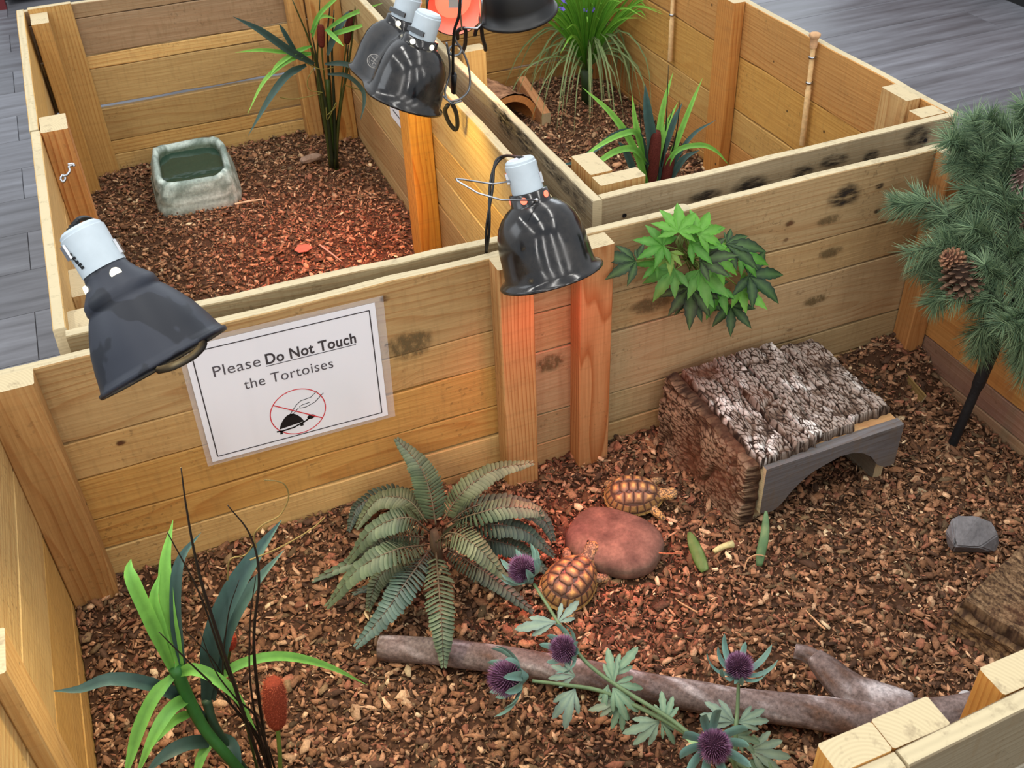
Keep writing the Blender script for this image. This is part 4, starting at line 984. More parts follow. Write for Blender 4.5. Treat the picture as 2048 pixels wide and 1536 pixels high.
# ---- the bark clad hide
HX0, HX1, HY0, HY1, HZT, HZB = .798, 1.064, -.298, -.034, .186, .045
hd0 = thing('bark_hide', 'bark clad wooden hide box with an arched grey front board', 'hide', ((HX0+HX1)/2, (HY0+HY1)/2, .05))
GB = L(120, 116, 114)
# arched front board
arch = []
NA = 26
outline = [(HX0, .088), (HX0, HZT), (HX1, HZT), (HX1, .098), (HX1-.006, .096)]
ar = [(HX1-.020, .097), (HX1-.036, .108), (HX1-.054, .133), (HX1-.075, .150), (HX1-.098, .1585), (HX1-.122, .160), (HX1-.150, .152), (HX1-.170, .146), (HX1-.192, .132), (HX1-.210, .114), (HX1-.222, .097), (HX1-.232, .087), (HX1-.243, .083), (HX1-.254, .085)]
outline += ar
th_ = .018
mb = MB(); k = len(outline)
# strips between the outline top and the arch so faces stay convex
xs_ = sorted(set([round(p[0], 5) for p in ar]+[HX0, HX1, round(HX1-.006, 5)]))
def lowz(x):
    pts = sorted([(HX0, .088)]+ar+[(HX1-.006, .096), (HX1, .098)])
    for a, b in zip(pts, pts[1:]):
        if a[0] <= x <= b[0]: return a[1]+(b[1]-a[1])*((x-a[0])/max(1e-6, b[0]-a[0]))
    return pts[-1][1]
fine = [HX0+(HX1-HX0)*i/44 for i in range(45)]
vs = []
for x in fine:
    z0 = lowz(x); vs += [(x, HY0, z0), (x, HY0, HZT), (x, HY0+th_, HZT), (x, HY0+th_, z0)]
fs = []; mi = []
for i in range(44):
    a, b = i*4, (i+1)*4
    fs += [(a, b, b+1, a+1), (a+1, b+1, b+2, a+2), (a+2, b+2, b+3, a+3), (a+3, b+3, b, a)]; mi += [0, 2, 0, 2]
fs += [(0, 1, 2, 3), (176+3, 176+2, 176+1, 176)]; mi += [1, 1]
mb.add([Vector(v)-Vector((HX0, HY0, .12)) for v in vs], fs, W1, mi)
mb.build('front_board', [M['weathered'], M['end'], M['pine']], hd0, loc=(HX0, HY0, .12), color=L(106, 106, 110))
beam(hd0, 'side_board', (HX0+.009, HY0+th_+.001, .115), (HX0+.009, HY1, .115), .018, .14, (0, 0, 1), M['weathered'], L(150, 136, 116))
beam(hd0, 'side_board', (HX1-.012, HY0+th_+.001, .108), (HX1-.012, HY1, .108), .018, .125, (0, 0, 1), M['weathered'], L(150, 140, 126))
beam(hd0, 'top_board', (HX0, (HY0+HY1)/2-.0+.009, HZT-.008), (HX1, (HY0+HY1)/2+.009, HZT-.008), HY1-HY0-th_-.002, .014, (0, 0, 1), M['pine'], L(190, 150, 104))
# bark laid on the top: one big sheet in pieces
wtot = HX1-HX0+.006; cuts = [0, .245, .40, .70, 1.0]; yb = [(HY0+.010, HY1+.004), (HY0+.012, HY1-.0), (HY0+.020, HY1+.006), (HY0+.034, HY1-.012)]
for q in range(4):
    a, b = cuts[q], cuts[q+1]; x0_ = HX0-.006+wtot*a; x1_ = HX0-.006+wtot*b-.0015; sk = .012
    bark_sheet('bark_piece', hd0, (x0_, yb[q][0], HZT), (x1_-x0_, 0, 0), (-.004 if q % 2 else .003, yb[q][1]-yb[q][0], 0), (0, 0, 1), .011 if q != 1 else .015, 3+q*7.3, int((b-a)*290), 230, lich=(.22, .02, .10, .06)[q], red=(.02, -.15, -.3, -.3)[q], thick=(.006, .010, .007, .008)[q], fx=30, fy=8)
bark_sheet('bark_piece', hd0, (HX0+.088, HY0+.020, HZT+.010), (.030, 0, 0), (.004, .105, 0), (0, 0, 1), .008, 61, 34, 110, lich=.2, red=-.3, thick=.006)
bark_sheet('bark_piece', hd0, (HX0+.066, HY0+.014, HZT+.008), (.024, 0, 0), (0, .034, 0), (0, 0, 1), .007, 71, 26, 40, lich=.25, red=-.3, thick=.006)
# side sheet leaning on the left wall of the box
bark_sheet('side_bark', hd0, (HX0-.018, HY0+.004, .040), (.013, .010, .146), (-.010, HY1-HY0-.002, .004), (-1, 0, .06), .015, 23, 150, 250, lich=-.6, red=.10, edge=.005, fx=26, fy=9, thick=.008, dull=.6)

# ---- bark slab at lower right
sl = thing('bark_slab', 'thick dark bark slab lying at the right edge beside the front corner', 'bark slab', tuple(onZ(2010, 1220, .06)))
ca, cb = onZ(1925, 1205, .105), onZ(2042, 1096, .105); cd = onZ(2004, 1318, .052)
Uv = (cb-ca)*1.35; Vv = Vector((Uv.y, -Uv.x, 0)).normalized()*.17
bark_sheet('bark_face', sl, ca-Uv*.02+Vector((0, 0, -.004)), Uv, Vv+Vector((0, 0, -.003)), (0, 0, 1), .014, 91, 150, 150, lich=-.6, red=-.3, edge=.008, fx=26, fy=14, thick=.010, dull=.8)
dn = cd-ca
bark_sheet('bark_face', sl, (ca.x-.004, ca.y, .040), (0.004, .004, .058), Vv*1.0+Vector((0, 0, 0)), (-Uv).normalized(), .014, 97, 60, 140, lich=-.8, red=-.3, edge=.006, fx=30, fy=14, thick=.008, dull=.9)
mb = MB(); pc = (ca+Uv*.5+Vv*.5); mb.box((pc.x, pc.y, .072), (Uv.length*.93, Vv.length*.93, .052), rot=Matrix.Rotation(math.atan2(Uv.y, Uv.x), 3, 'Z')); mb.c = [L(80, 56, 42)]*8; mb.build('core', M['barkv'], sl)

# ---- half log in the right pen
hl = thing('half_log', 'half round log hide with an open arched end in the right rear pen', 'hide', (1.05, 1.40, .05))
hc0 = Vector((1.005, 1.30, .045)); hax = Vector((-.10, .32, 0)); hxn = Vector((hax.y, -hax.x, 0)).normalized()
def arc_strip(r0, r1, n=26):
    o = []
    for i in range(n+1):
        th = PI*(-.02)+PI*1.04*i/n; o.append((math.cos(th), math.sin(th)))
    return o
A = arc_strip(0, 0); mb = MB(); vs = []; cs = []; nl = 26
for j in range(nl+1):
    for (c, s_) in A:
        rr = .122+.006*nz(c*3, s_*3, j*.35)+.004*nz(c*9, s_*9, j*.9); vs.append(hc0+hax*(j/nl)+hxn*c*rr+Vector((0, 0, s_*rr*.92))); 
        q = nz(c*7, s_*7, j*.5); cs.append(mixc(L(96, 66, 50), L(170, 128, 98), max(0, min(1, .5+q*1.3))))
na = len(A); mb.add(vs, [(j*na+i, j*na+i+1, (j+1)*na+i+1, (j+1)*na+i) for j in range(nl) for i in range(na-1)], cs); mb.build('bark_shell', M['barkv'], hl, smooth=True)
mb = MB(); vs = []
for e in (0, 1):
    for rr in (.118, .098):
        for (c, s_) in A: vs.append(hc0+hax*e+hxn*c*rr+Vector((0, 0, s_*rr*.92)))
mb.add(vs, [(i, i+1, na+i+1, na+i) for i in range(na-1)]+[(2*na+i, 3*na+i, 3*na+i+1, 2*na+i+1) for i in range(na-1)]+[(na+i, na+i+1, 3*na+i+1, 3*na+i) for i in range(na-1)], L(190, 128, 74)); mb.build('cut_wood', M['vmatte'], hl, smooth=False)
ba = onZ(1042, 158, .12); bb_ = onZ(1092, 238, .075)
beam(hl, 'support_block', bb_+Vector((.0, 0, -.01)), ba+Vector((0, 0, -.02)), .026, .06, (0, 0, 1), M['pine'], L(196, 142, 98), rough=.0004)

# small wedge board at the far right corner and a loose stick
wa, wb = onZ(1778, 726, .066), onZ(1845, 802, .046)
tag(beam(None, 'wood_offcut', wa, wb, .004, .030, (0.2, .2, .9), M['weathered'], L(150, 120, 66), rough=.0002), 'thin olive brown wood offcut stuck in the bedding by the corner post', 'wood piece')

# ------------------------------------------------------------------ driftwood branch
def px(list_, z): return [onZ(a, b, z) for a, b in list_]
br = thing('driftwood_branch', 'long purplish grey driftwood branch with a broken side fork', 'branch', tuple(onZ(1300, 1370, .06)))
mb = MB()
main = spline([onZ(760, 1295, .075), onZ(900, 1306, .077), onZ(1040, 1325, .078), onZ(1180, 1352, .078), onZ(1300, 1376, .080), onZ(1450, 1402, .082), onZ(1600, 1421, .085), onZ(1720, 1436, .085), onZ(1830, 1436, .084), onZ(1940, 1418, .084), onZ(2080, 1385, .084)], 70)
def rad_main(u): return .0195+.004*u+.008*math.exp(-((u-.74)/.07)**2)-.006*max(0, u-.84)*3
BRC = (L(94, 80, 76), L(132, 118, 116), L(180, 174, 176), L(98, 72, 58))
def organic(mb, P, rf, seed, n=20, amp=.10, tip=False, cap=True):
    m = len(P); vs = []; cs = []; up = Vector((0, 0, 1))
    for i in range(m):
        t = (P[min(i+1, m-1)]-P[max(i-1, 0)]).normalized(); a = (up-t*up.dot(t)).normalized(); b = t.cross(a); u = i/(m-1); r = rf(u)
        for j in range(n):
            th = 2*PI*j/n; d = a*math.cos(th)+b*math.sin(th); k = 1+amp*nz(P[i].x*16+math.cos(th)*1.4, P[i].y*16+math.sin(th)*1.4, seed)
            vs.append(P[i]+d*r*k); q = nz(P[i].x*22+math.cos(th)*1.2, P[i].y*22+math.sin(th)*1.2, seed+4)+.6*nz(P[i].x*110, math.cos(th)*6, math.sin(th)*6)
            c = mixc(BRC[0], BRC[1], max(0, min(1, .5+q))); c = mixc(c, BRC[2], max(0, min(1, (q-.2)*2.2))); cs.append(mixc(c, BRC[3], max(0, min(.8, (-q-.25)*2))))
    fs = [(i*n+j, i*n+(j+1) % n, (i+1)*n+(j+1) % n, (i+1)*n+j) for i in range(m-1) for j in range(n)]
    if cap: fs += [tuple(range(n))[::-1], tuple((m-1)*n+j for j in range(n))]
    mb.add(vs, fs, cs)
organic(mb, main, rad_main, 3, 24)
fork = spline([onZ(1800, 1436, .082), onZ(1745, 1405, .09), onZ(1690, 1372, .10), onZ(1650, 1335, .108), onZ(1628, 1312, .112)], 26)
organic(mb, fork, lambda u: .026*(1-u)**1.2+.0125, 9, 20, .18)
frk = spline([onZ(1712, 1385, .098), onZ(1668, 1350, .104), onZ(1620, 1312, .108), onZ(1590, 1302, .11)], 20)
organic(mb, frk, lambda u: .016-.005*u, 15, 14, .3)
mb.build('wood', vcol('driftwood', .8, .25, var=.42, scale=190, bump=.6), br, smooth=True)
mb = MB(); e0 = main[0]; tt = (main[0]-main[1]).normalized(); mb.lathe(e0+tt*.0006, tt, [(0, rad_main(0)*.93), (.0008, rad_main(0)*.6), (.001, .0003)], 24, L(132, 108, 92)); mb.build('cut_end', M['vmatte'], br)

# ------------------------------------------------------------------ water dish
dish = thing('water_dish', 'pale green grey stone look water dish near the back planks', 'water dish', (.14, 1.35, .06))
n = 64
def sq(th, a, b, e=.42): c, s_ = math.cos(th), math.sin(th); return a*math.copysign(abs(c)**e, c), b*math.copysign(abs(s_)**e, s_)
prof = [(1.03, 0.0, 0), (1.05, .012, 0), (1.04, .022, 0), (1.01, .03, 0), (1.03, .038, 0), (.99, .050, 0), (1.0, .058, 0), (.965, .070, 0), (.955, .078, 0), (.93, .084, 0), (.87, .086, 0), (.81, .081, 0), (.78, .070, 0), (.75, .05, 0), (.70, .03, 0), (.5, .024, 0), (.2, .022, 0), (.0, .022, 0)]
vs = []; cs = []; dc = onZ(396, 352, .10); dcx, dcy = .138, 1.345; ang = math.radians(-3)
for i, (k_, z, _) in enumerate(prof):
    for j in range(n):
        th = 2*PI*j/n; x, y = sq(th, .105, .142)
        w = .035*nz(math.cos(th)*3.2, math.sin(th)*3.2, z*55)+.015*nz(math.cos(th)*9, math.sin(th)*9, z*120)
        kk_ = k_*(1+w*(1 if i > 0 else .3)); zz = z+(.007*nz(math.cos(th)*2.6+5, math.sin(th)*2.6, 1)*(1 if 7 < i < 13 else 0))
        X = x*kk_*(1-.06*z/.086); Y = y*kk_*(1-.05*z/.086)-.004*z/.086
        vs.append((dcx+X*math.cos(ang)-Y*math.sin(ang), dcy+X*math.sin(ang)+Y*math.cos(ang), .052+zz))
        g_ = max(0, min(1, .5+1.2*nz(math.cos(th)*5, math.sin(th)*5, z*90))); c = mixc(L(112, 128, 122), L(184, 200, 196), g_)
        if i > 11: c = mixc(L(66, 84, 70), L(96, 110, 96), g_)
        cs.append(c)
fs = [(i*n+j, i*n+(j+1) % n, (i+1)*n+(j+1) % n, (i+1)*n+j) for i in range(len(prof)-1) for j in range(n)]
mb = MB(); mb.add(vs, fs, cs); mb.build('basin', M['stone'], dish, smooth=True)
mb = MB(); vs = []
for j in range(n):
    x, y = sq(2*PI*j/n, .105*.79, .142*.79); vs.append((dcx+x, dcy+y, .052+.062))
mb.add(vs, [tuple(range(n))])
kw = NT('pond_water'); kw.b.inputs['Base Color'].default_value = L(42, 66, 54)+(1,); kw.b.inputs['Roughness'].default_value = .06; kw.b.inputs['Alpha'].default_value = .82
f_ = kw.noise(kw.n('ShaderNodeTexCoord').outputs['Object'], 26, 2); kw.bump(f_, .12, .004)
mb.build('water', kw.m, dish)

# ------------------------------------------------------------------ hook latch and wooden dowels on the fences
la = thing('hook_latch', 'small silver hook and eye latch on the left fence batten', 'latch', tuple(onX(133, 350, -.1)))
mb = MB(); p0 = onT(126, 358, 2.0); mb.tube(spline([onT(121, 357, 2.0), onT(126, 350, 2.0), onT(131, 357, 2.0), onT(126, 364, 2.0), onT(121, 357, 2.0)], 16), .0022, 6); mb.build('eye_screw', M['steel'], la, smooth=True)
mb = MB(); mb.tube(spline([onT(126, 352, 1.99), onT(134, 350, 1.985), onT(140, 341, 1.985), onT(138, 333, 1.985), onT(146, 330, 1.985)], 18), .0022, 6); mb.tube(spline([onT(136, 329, 1.985), onT(146, 328, 1.985), onT(149, 333, 1.985)], 8), .0026, 6); mb.build('hook', M['steel'], la, smooth=True)
def dowel(a, b, label, knob=True):
    t = thing('wooden_dowel', label, 'dowel', tuple(b), 'dowel latches on the right pen wall'); a = Vector(a); b = Vector(b); d = (b-a).normalized(); Lg = (b-a).length
    mb = MB(); mb.lathe(a, d, [(0, .006), (0.001, .0065), (Lg*.55, .0065), (Lg*.56, .0052), (Lg, .0052)], 14, L(214, 178, 128)); mb.build('rod', M['vmatte'], t, smooth=True)
    if knob:
        mb = MB(); mb.lathe(b, d, [(-.012, .0075), (-.004, .008), (.004, .0075), (.009, .010), (.013, .0125), (.017, .0125), (.0195, .009), (.0195, .0005)], 18, L(190, 150, 112)); mb.build('knob', M['vmatte'], t, smooth=True)
    for f in (.62, .86):
        mb = MB(); mb.lathe(a+d*Lg*f, d, [(-.0022, .0056), (-.0022, .0078), (.0022, .0078), (.0022, .0056)], 14); mb.build('ring', M['steel'], t, smooth=True)
dowel(onX(1604, 290, 1.400), onX(1628, 84, 1.400), 'knobbed wooden dowel in steel rings on the right pen wall, nearer the corner')
dowel(onX(1340, 122, 1.400), onX(1347, -30, 1.400), 'wooden dowel on the right pen wall behind the grass plant')

# ------------------------------------------------------------------ loose things on the bedding
def cactus(label, pts, z, w, col):
    mb = MB(); P = spline([onZ(a, b, zz) for (a, b), zz in zip(pts, z)], 12); n = 10; vs = []; cs = []
    for i, p in enumerate(P):
        u = i/(len(P)-1); t = (P[min(i+1, 11)]-P[max(i-1, 0)]).normalized(); a = t.cross((CAM-p).normalized()).normalized(); b = t.cross(a)
        r = w*(math.sin(PI*min(1, .12+u*.86))**.5)
        for j in range(n):
            th = 2*PI*j/n; vs.append(p+a*math.cos(th)*r+b*math.sin(th)*r*.38); cs.append(mixc(col, L(150, 170, 120), max(0, nz(u*5, th, w*900)*.8)))
    mb.add(vs, [(i*n+j, i*n+(j+1) % n, (i+1)*n+(j+1) % n, (i+1)*n+j) for i in range(11) for j in range(n)]+[tuple(range(n))[::-1], tuple(11*n+j for j in range(n))], cs)
    t = tag(mb.build('cactus_piece', M['leaf'], None, smooth=True), label, 'cactus')
cactus('flat green cactus piece lying left of the bark house', [(1410, 1142), (1400, 1120), (1388, 1090), (1378, 1064)], [.062, .066, .072, .078], .0105, L(92, 122, 62))
cactus('upright green cactus piece at the foot of the arched board', [(1518, 1132), (1522, 1105), (1530, 1065), (1532, 1022)], [.058, .075, .10, .125], .0078, L(98, 132, 92))
mb = MB(); P = px([(1428, 1103), (1440, 1096), (1452, 1091), (1466, 1088)], .066); mb.tube(P, [.004, .0052, .005, .0065], 8, L(206, 196, 140)); tag(mb.build('dried_stalk', M['stone'], None, smooth=True), 'short pale dried stalk beside the flat cactus piece', 'stalk')
mb = MB(); mb.tube(spline([onZ(1488, 1142, .062), onZ(1495, 1120, .075), onZ(1512, 1110, .078), onZ(1534, 1113, .07)], 12), .0011, 5, L(196, 156, 116)); tag(mb.build('curled_twig', M['vmatte'], None), 'thin pale curled twig crossing the upright cactus piece', 'twig')
mb = MB(); a_ = onZ(598, 505, .07); 
pts = [(0, 0, 0), (.018, -.006, .002), (.034, .004, .004), (.026, .02, .006), (.006, .03, .003), (-.008, .014, .001)]
mb.add([a_+Vector(p) for p in pts]+[a_+Vector(p)+Vector((0, 0, -.0015)) for p in pts], [tuple(range(6)), tuple(range(11, 5, -1))]+[(i, i+6, (i+1) % 6+6, (i+1) % 6) for i in range(6)], L(176, 104, 84)); tag(mb.build('dry_leaf', M['leaf'], None), 'reddish dry leaf under the red glow in the left pen', 'leaf')
twigs = [((640, 490), (660, 505), (684, 523), .07, .0022, 'pale split twig next to the dry leaf in the left pen', L(196, 150, 130)), ((470, 408), (495, 403), (528, 398), .07, .0026, 'pale flat splinter against the front of the water dish', L(206, 182, 148)),
         ((1650, 1258), (1640, 1250), (1612, 1221), .07, .0016, 'straight pale splinter in the bedding above the fork of the branch', L(206, 158, 116)), ((1297, 1104), (1330, 1107), (1365, 1107), .075, .0013, 'thin reddish twig resting against the oval stone', L(170, 104, 74)),
         ((1395, 1225), (1360, 1205), (1350, 1196), .07, .0013, 'short tan splinter right of the red glow', L(190, 150, 110)), ((560, 395), (520, 370), (480, 350), .08, .0012, 'thin dark twig leaning at the right side of the dish', L(110, 74, 52))]
for a, b, c, z, r, lab, co in twigs:
    mb = MB(); mb.tube([onZ(*a, z), onZ(*b, z+.002), onZ(*c, z+.001)], [r, r, r*.5], 6, co); tag(mb.build('twig', M['vmatte'], None), lab, 'twig')

# far furniture seen at the edges of the hall
fa = thing('cabinet', 'black based reddish wooden cabinet at the far right of the hall floor', 'cabinet', (3.4, 1.6, 0))
mb = MB(); mb.box((3.5, 1.75, .05), (.8, 1.9, .10)); mb.build('plinth', simple('black_plinth', L(16, 15, 15), .5), fa)
mb = MB(); mb.box((3.53, 1.75, .45), (.78, 1.86, .7)); mb.build('body', simple('red_brown_veneer', L(120, 66, 50), .4), fa)
fb = thing('cabinet', 'dark low cabinet beyond the left rear pen', 'cabinet', (.1, 3.7, 0))
mb = MB(); mb.box((.25, 3.75, .3), (1.1, .8, .56)); mb.build('body', simple('black_veneer', L(18, 16, 16), .5), fb)
mb = MB(); mb.box((-.325, 3.33, .15), (.05, .05, .3)); mb.build('leg', simple('maroon_leg', L(96, 30, 34), .4), fb)
# ------------------------------------------------------------------ plants
def wprof(w, a=.25, b=.55, tip=1.0):
    """blade width: rises to full by a, stays, narrows after b"""
    def f(u):
        if u < a: return w*(.45+.55*u/a)
        if u < b: return w
        return max(w*.03, w*(1-((u-b)/(1-b))**1.6*tip))
    return f
BRIGHT = lambda u: mixc(L(96, 150, 62), L(132, 196, 92), min(1, u*1.3))
BLUEG = lambda u: mixc(L(44, 66, 58), L(74, 104, 100), u)
def stalk(mb, P, r, col, n=24, taper=.4): 
    S_ = spline(P, n); mb.tube(S_, [r*(1-(1-taper)*i/(n-1)) for i in range(n)], 6, col)
def blades(parent, items, Yb, depth=.03, n=16, fold=.28, names='leaf'):
    for k_, (pts, w, col, dy) in enumerate(items):
        P = []
        for i, q in enumerate(pts):
            u = i/max(1, len(pts)-1); P.append(onY(q[0], q[1], Yb+dy*u))
        mb = MB(); mb.ribbon(P, wprof(w, .2, .5), n, fold, (random.random()-.5)*.5, col); mb.build(names, M['leaf'], parent, smooth=True)

def cattail(parent, P, r, head, col, scol, fuzz=True):
    """P: stalk path base->top of head; head fraction"""
    S_ = spline(P, 24); cut = int(24*(1-head)); mb = MB(); mb.tube(S_[:cut+1], r*.2, 6, scol); 
    ca = mb.build('stalk', M['leaf'], parent, smooth=True)
    H_ = S_[cut:]; m = len(H_); H_ = spline([H_[0], H_[m//2], H_[-1]], 20); mb = MB()
    rs = [r*min(1, (math.sin(PI*(.03+.94*i/19)))**.22)*.97 for i in range(20)]; mb.tube(H_, rs, 14, col)
    if fuzz:
        for q in range(900):
            i = random.randrange(1, 19); t = (H_[i+1 if i < 19 else i]-H_[i-1]).normalized(); a = t.orthogonal().normalized(); b = t.cross(a); th = random.random()*2*PI
            d = a*math.cos(th)+b*math.sin(th); p = H_[i].lerp(H_[min(19, i+1)], random.random())+d*rs[i]*.95; e = p+d*r*.22+Vector((0, 0, r*.06)); s_ = t.cross(d)*r*.022
            mb.add([p-s_, p+s_, e], [(0, 1, 2)], mixc(col, L(176, 92, 62), random.random()))
    mb.build('flower_spike', M['fuzz'], parent, smooth=True)

# ---- front reed plant
rb = onZ(552, 1625, .055)
rp = thing('artificial_reed_plant', 'reed plant with bright and dark strap leaves at the front left', 'plant', tuple(rb))
YB = rb.y
fr = [([(348, 1348), (300, 1240), (268, 1170), (258, 1140), (262, 1118)], .0155, BRIGHT, .03), ([(346, 1348), (322, 1260), (308, 1200), (320, 1145)], .0135, BRIGHT, .03), ([(362, 1340), (338, 1230), (330, 1130), (346, 1040)], .0155, BRIGHT, .05),
      ([(350, 1348), (310, 1390), (280, 1450), (262, 1510), (246, 1570)], .0150, BRIGHT, -.06), ([(384, 1393), (345, 1415), (308, 1470), (268, 1565)], .0150, BRIGHT, -.06), ([(392, 1422), (350, 1440), (318, 1470), (300, 1500)], .0110, BRIGHT, -.05),
      ([(350, 1350), (385, 1338), (430, 1355), (475, 1395), (512, 1460)], .0140, BRIGHT, -.05), ([(435, 1362), (480, 1328), (560, 1312), (650, 1330), (735, 1370)], .0115, BRIGHT, .02), ([(422, 1480), (402, 1515), (388, 1570)], .0120, BRIGHT, -.04),
      ([(420, 1450), (370, 1400), (300, 1368), (220, 1358), (160, 1378), (106, 1382)], .0155, BLUEG, .0), ([(412, 1400), (425, 1280), (460, 1190), (510, 1110), (563, 1040)], .0235, BLUEG, .05), ([(424, 1400), (452, 1270), (500, 1180), (568, 1100)], .0165, BLUEG, .06),
      ([(368, 1345), (352, 1250), (352, 1160), (365, 1110), (402, 1065)], .0125, BLUEG, .05), ([(436, 1484), (380, 1486), (330, 1510), (288, 1550)], .0165, BLUEG, -.03), ([(432, 1480), (458, 1488), (470, 1520), (478, 1570)], .0185, BLUEG, -.05)]
blades(rp, fr, YB+.04)
mb = MB(); stalk(mb, [onY(350, 1335, YB+.04), onY(378, 1400, YB+.035), onY(412, 1462, YB+.02), onY(470, 1530, YB), rb+Vector((0, 0, -.02))], .0078, L(52, 104, 48), taper=.8); stalk(mb, [onY(412, 1400, YB+.05), onY(440, 1470, YB+.03), rb], .006, L(46, 70, 52), taper=.8); mb.build('stem', M['leaf'], rp, smooth=True)
BK = L(34, 28, 24)
for i, P in enumerate([[(545, 1600), (427, 1243), (393, 1124), (372, 1010), (362, 935)], [(550, 1600), (526, 1490), (440, 1385), (376, 1322), (318, 1264)], [(548, 1600), (509, 1319), (518, 1155), (500, 1070), (455, 1010)], [(560, 1600), (500, 1440), (450, 1330), (400, 1190), (335, 1065)],
                       [(556, 1600), (520, 1450), (470, 1395), (430, 1340), (400, 1262)], [(552, 1600), (505, 1400), (500, 1250), (512, 1150)], [(565, 1600), (515, 1480), (450, 1380), (455, 1240), (478, 1160)], [(570, 1610), (530, 1480), (480, 1420), (430, 1325), (365, 1255)]]):
    mb = MB(); Q = [onY(a, b, YB+.01*((i % 4)-1)+.02*j/4) for j, (a, b) in enumerate(P)]; stalk(mb, Q, .0023 if i < 4 else .0017, BK, 30, .25); mb.build('dark_stalk', M['leaf'], rp, smooth=True)
mb = MB()
for P in ([(512, 1095), (508, 1070), (525, 1050), (560, 1030), (577, 995), (570, 970), (552, 962), (528, 960)], [(455, 1160), (460, 1120), (490, 1110), (505, 1090)], [(500, 1120), (560, 1095), (620, 1060), (650, 1035)]):
    stalk(mb, [onY(a, b, YB+.05) for a, b in P], .0011, L(122, 104, 60), 30, .6)
mb.build('tendril', M['leaf'], rp)
cattail(rp, [onY(560, 1600, YB-.02), onY(560, 1520, YB-.02), onY(556, 1465, YB-.02), onY(550, 1410, YB-.02), onY(546, 1362, YB-.02)], .0138, .44, L(126, 56, 38), L(104, 130, 60))
cattail(rp, [onY(520, 1560, YB+.06), onY(480, 1400, YB+.07), onY(458, 1330, YB+.08), onY(460, 1300, YB+.08), onY(456, 1270, YB+.08)], .009, .25, L(140, 50, 34), L(60, 80, 40))

# ---- cattail plant in the left pen
lb = onZ(665, 332, .058); lp = thing('artificial_cattail_plant', 'tall cattail plant with two brown spikes in the left rear pen', 'plant', tuple(lb)); Yl = lb.y
G2 = lambda u: mixc(L(88, 150, 60), L(146, 206, 92), u)
it = [([(628, 128), (578, 100), (520, 60), (466, 33)], .026, BLUEG, -.10), ([(596, 112), (580, 85), (566, 60), (558, 48)], .016, BLUEG, -.02), ([(612, 130), (575, 150), (540, 195), (496, 272)], .024, BLUEG, -.10), ([(650, 128), (690, 128), (725, 150), (780, 222)], .018, BLUEG, -.05), ([(655, 148), (695, 152), (725, 180), (728, 210), (720, 242)], .015, BLUEG, -.05), ([(655, 110), (670, 70), (690, 35), (702, 20)], .022, BLUEG, .02),
      ([(622, 106), (570, 104), (520, 100), (470, 105)], .013, G2, -.08), ([(622, 92), (590, 105), (555, 130), (541, 150)], .015, G2, -.06), ([(622, 108), (580, 120), (530, 160), (495, 228)], .015, G2, -.08), ([(660, 70), (700, 58), (742, 46)], .017, G2, -.05), ([(650, 62), (690, 35), (730, 18), (766, 6)], .014, G2, -.05), ([(652, 58), (670, 75), (687, 92)], .016, G2, -.06), ([(622, 66), (638, 30), (668, 0), (690, -15)], .014, G2, -.02), ([(625, 75), (635, 40), (650, 32), (672, 38)], .012, G2, 0)]
blades(lp, [(p_, w_*.72, c_, d_) for p_, w_, c_, d_ in it], Yl-.02)
mb = MB()
for i, P in enumerate([[(666, 335), (655, 230), (640, 150), (622, 60)], [(662, 335), (645, 200), (625, 100), (585, 0)], [(668, 335), (660, 180), (655, 80), (660, 10)], [(670, 335), (680, 220), (700, 110), (712, 0)], [(668, 335), (676, 240), (690, 160), (697, 90)], [(664, 335), (650, 250), (635, 150), (640, -10)], [(672, 335), (668, 200), (664, 100), (668, 20)]]):
    stalk(mb, [onY(a, b, Yl+.01*(i % 3-1)) for a, b in P], .0055, L(58, 62, 26) if i % 2 else L(34, 40, 24), 20, .25)
stalk(mb, [onY(672, 338, Yl), onY(667, 300, Yl), onY(660, 240, Yl), onY(655, 160, Yl)], .010, L(52, 70, 28), 12, .6)
mb.build('stem', M['leaf'], lp, smooth=True)
mb = MB()
for P in ([(628, 135), (615, 160), (620, 180), (645, 185)], [(610, 125), (640, 138), (668, 135)], [(655, 230), (670, 215), (672, 205), (655, 240), (652, 215)], [(560, 195), (590, 198), (640, 188)], [(690, 170), (740, 190), (762, 230), (782, 235)]):
    stalk(mb, [onY(a, b, Yl-.02) for a, b in P], .0014, L(120, 112, 56), 20, .7)
mb.build('tendril', M['leaf'], lp)
cattail(lp, [onY(668, 300, Yl), onY(655, 200, Yl), onY(646, 130, Yl), onY(643, 85, Yl-.01), onY(641, 50, Yl-.01)], .0105, .32, L(92, 40, 32), L(70, 74, 30), fuzz=False)
cattail(lp, [onY(670, 300, Yl), onY(680, 200, Yl), onY(690, 110, Yl), onY(697, 65, Yl), onY(704, 22, Yl)], .0110, .38, L(78, 36, 32), L(70, 74, 30), fuzz=False)

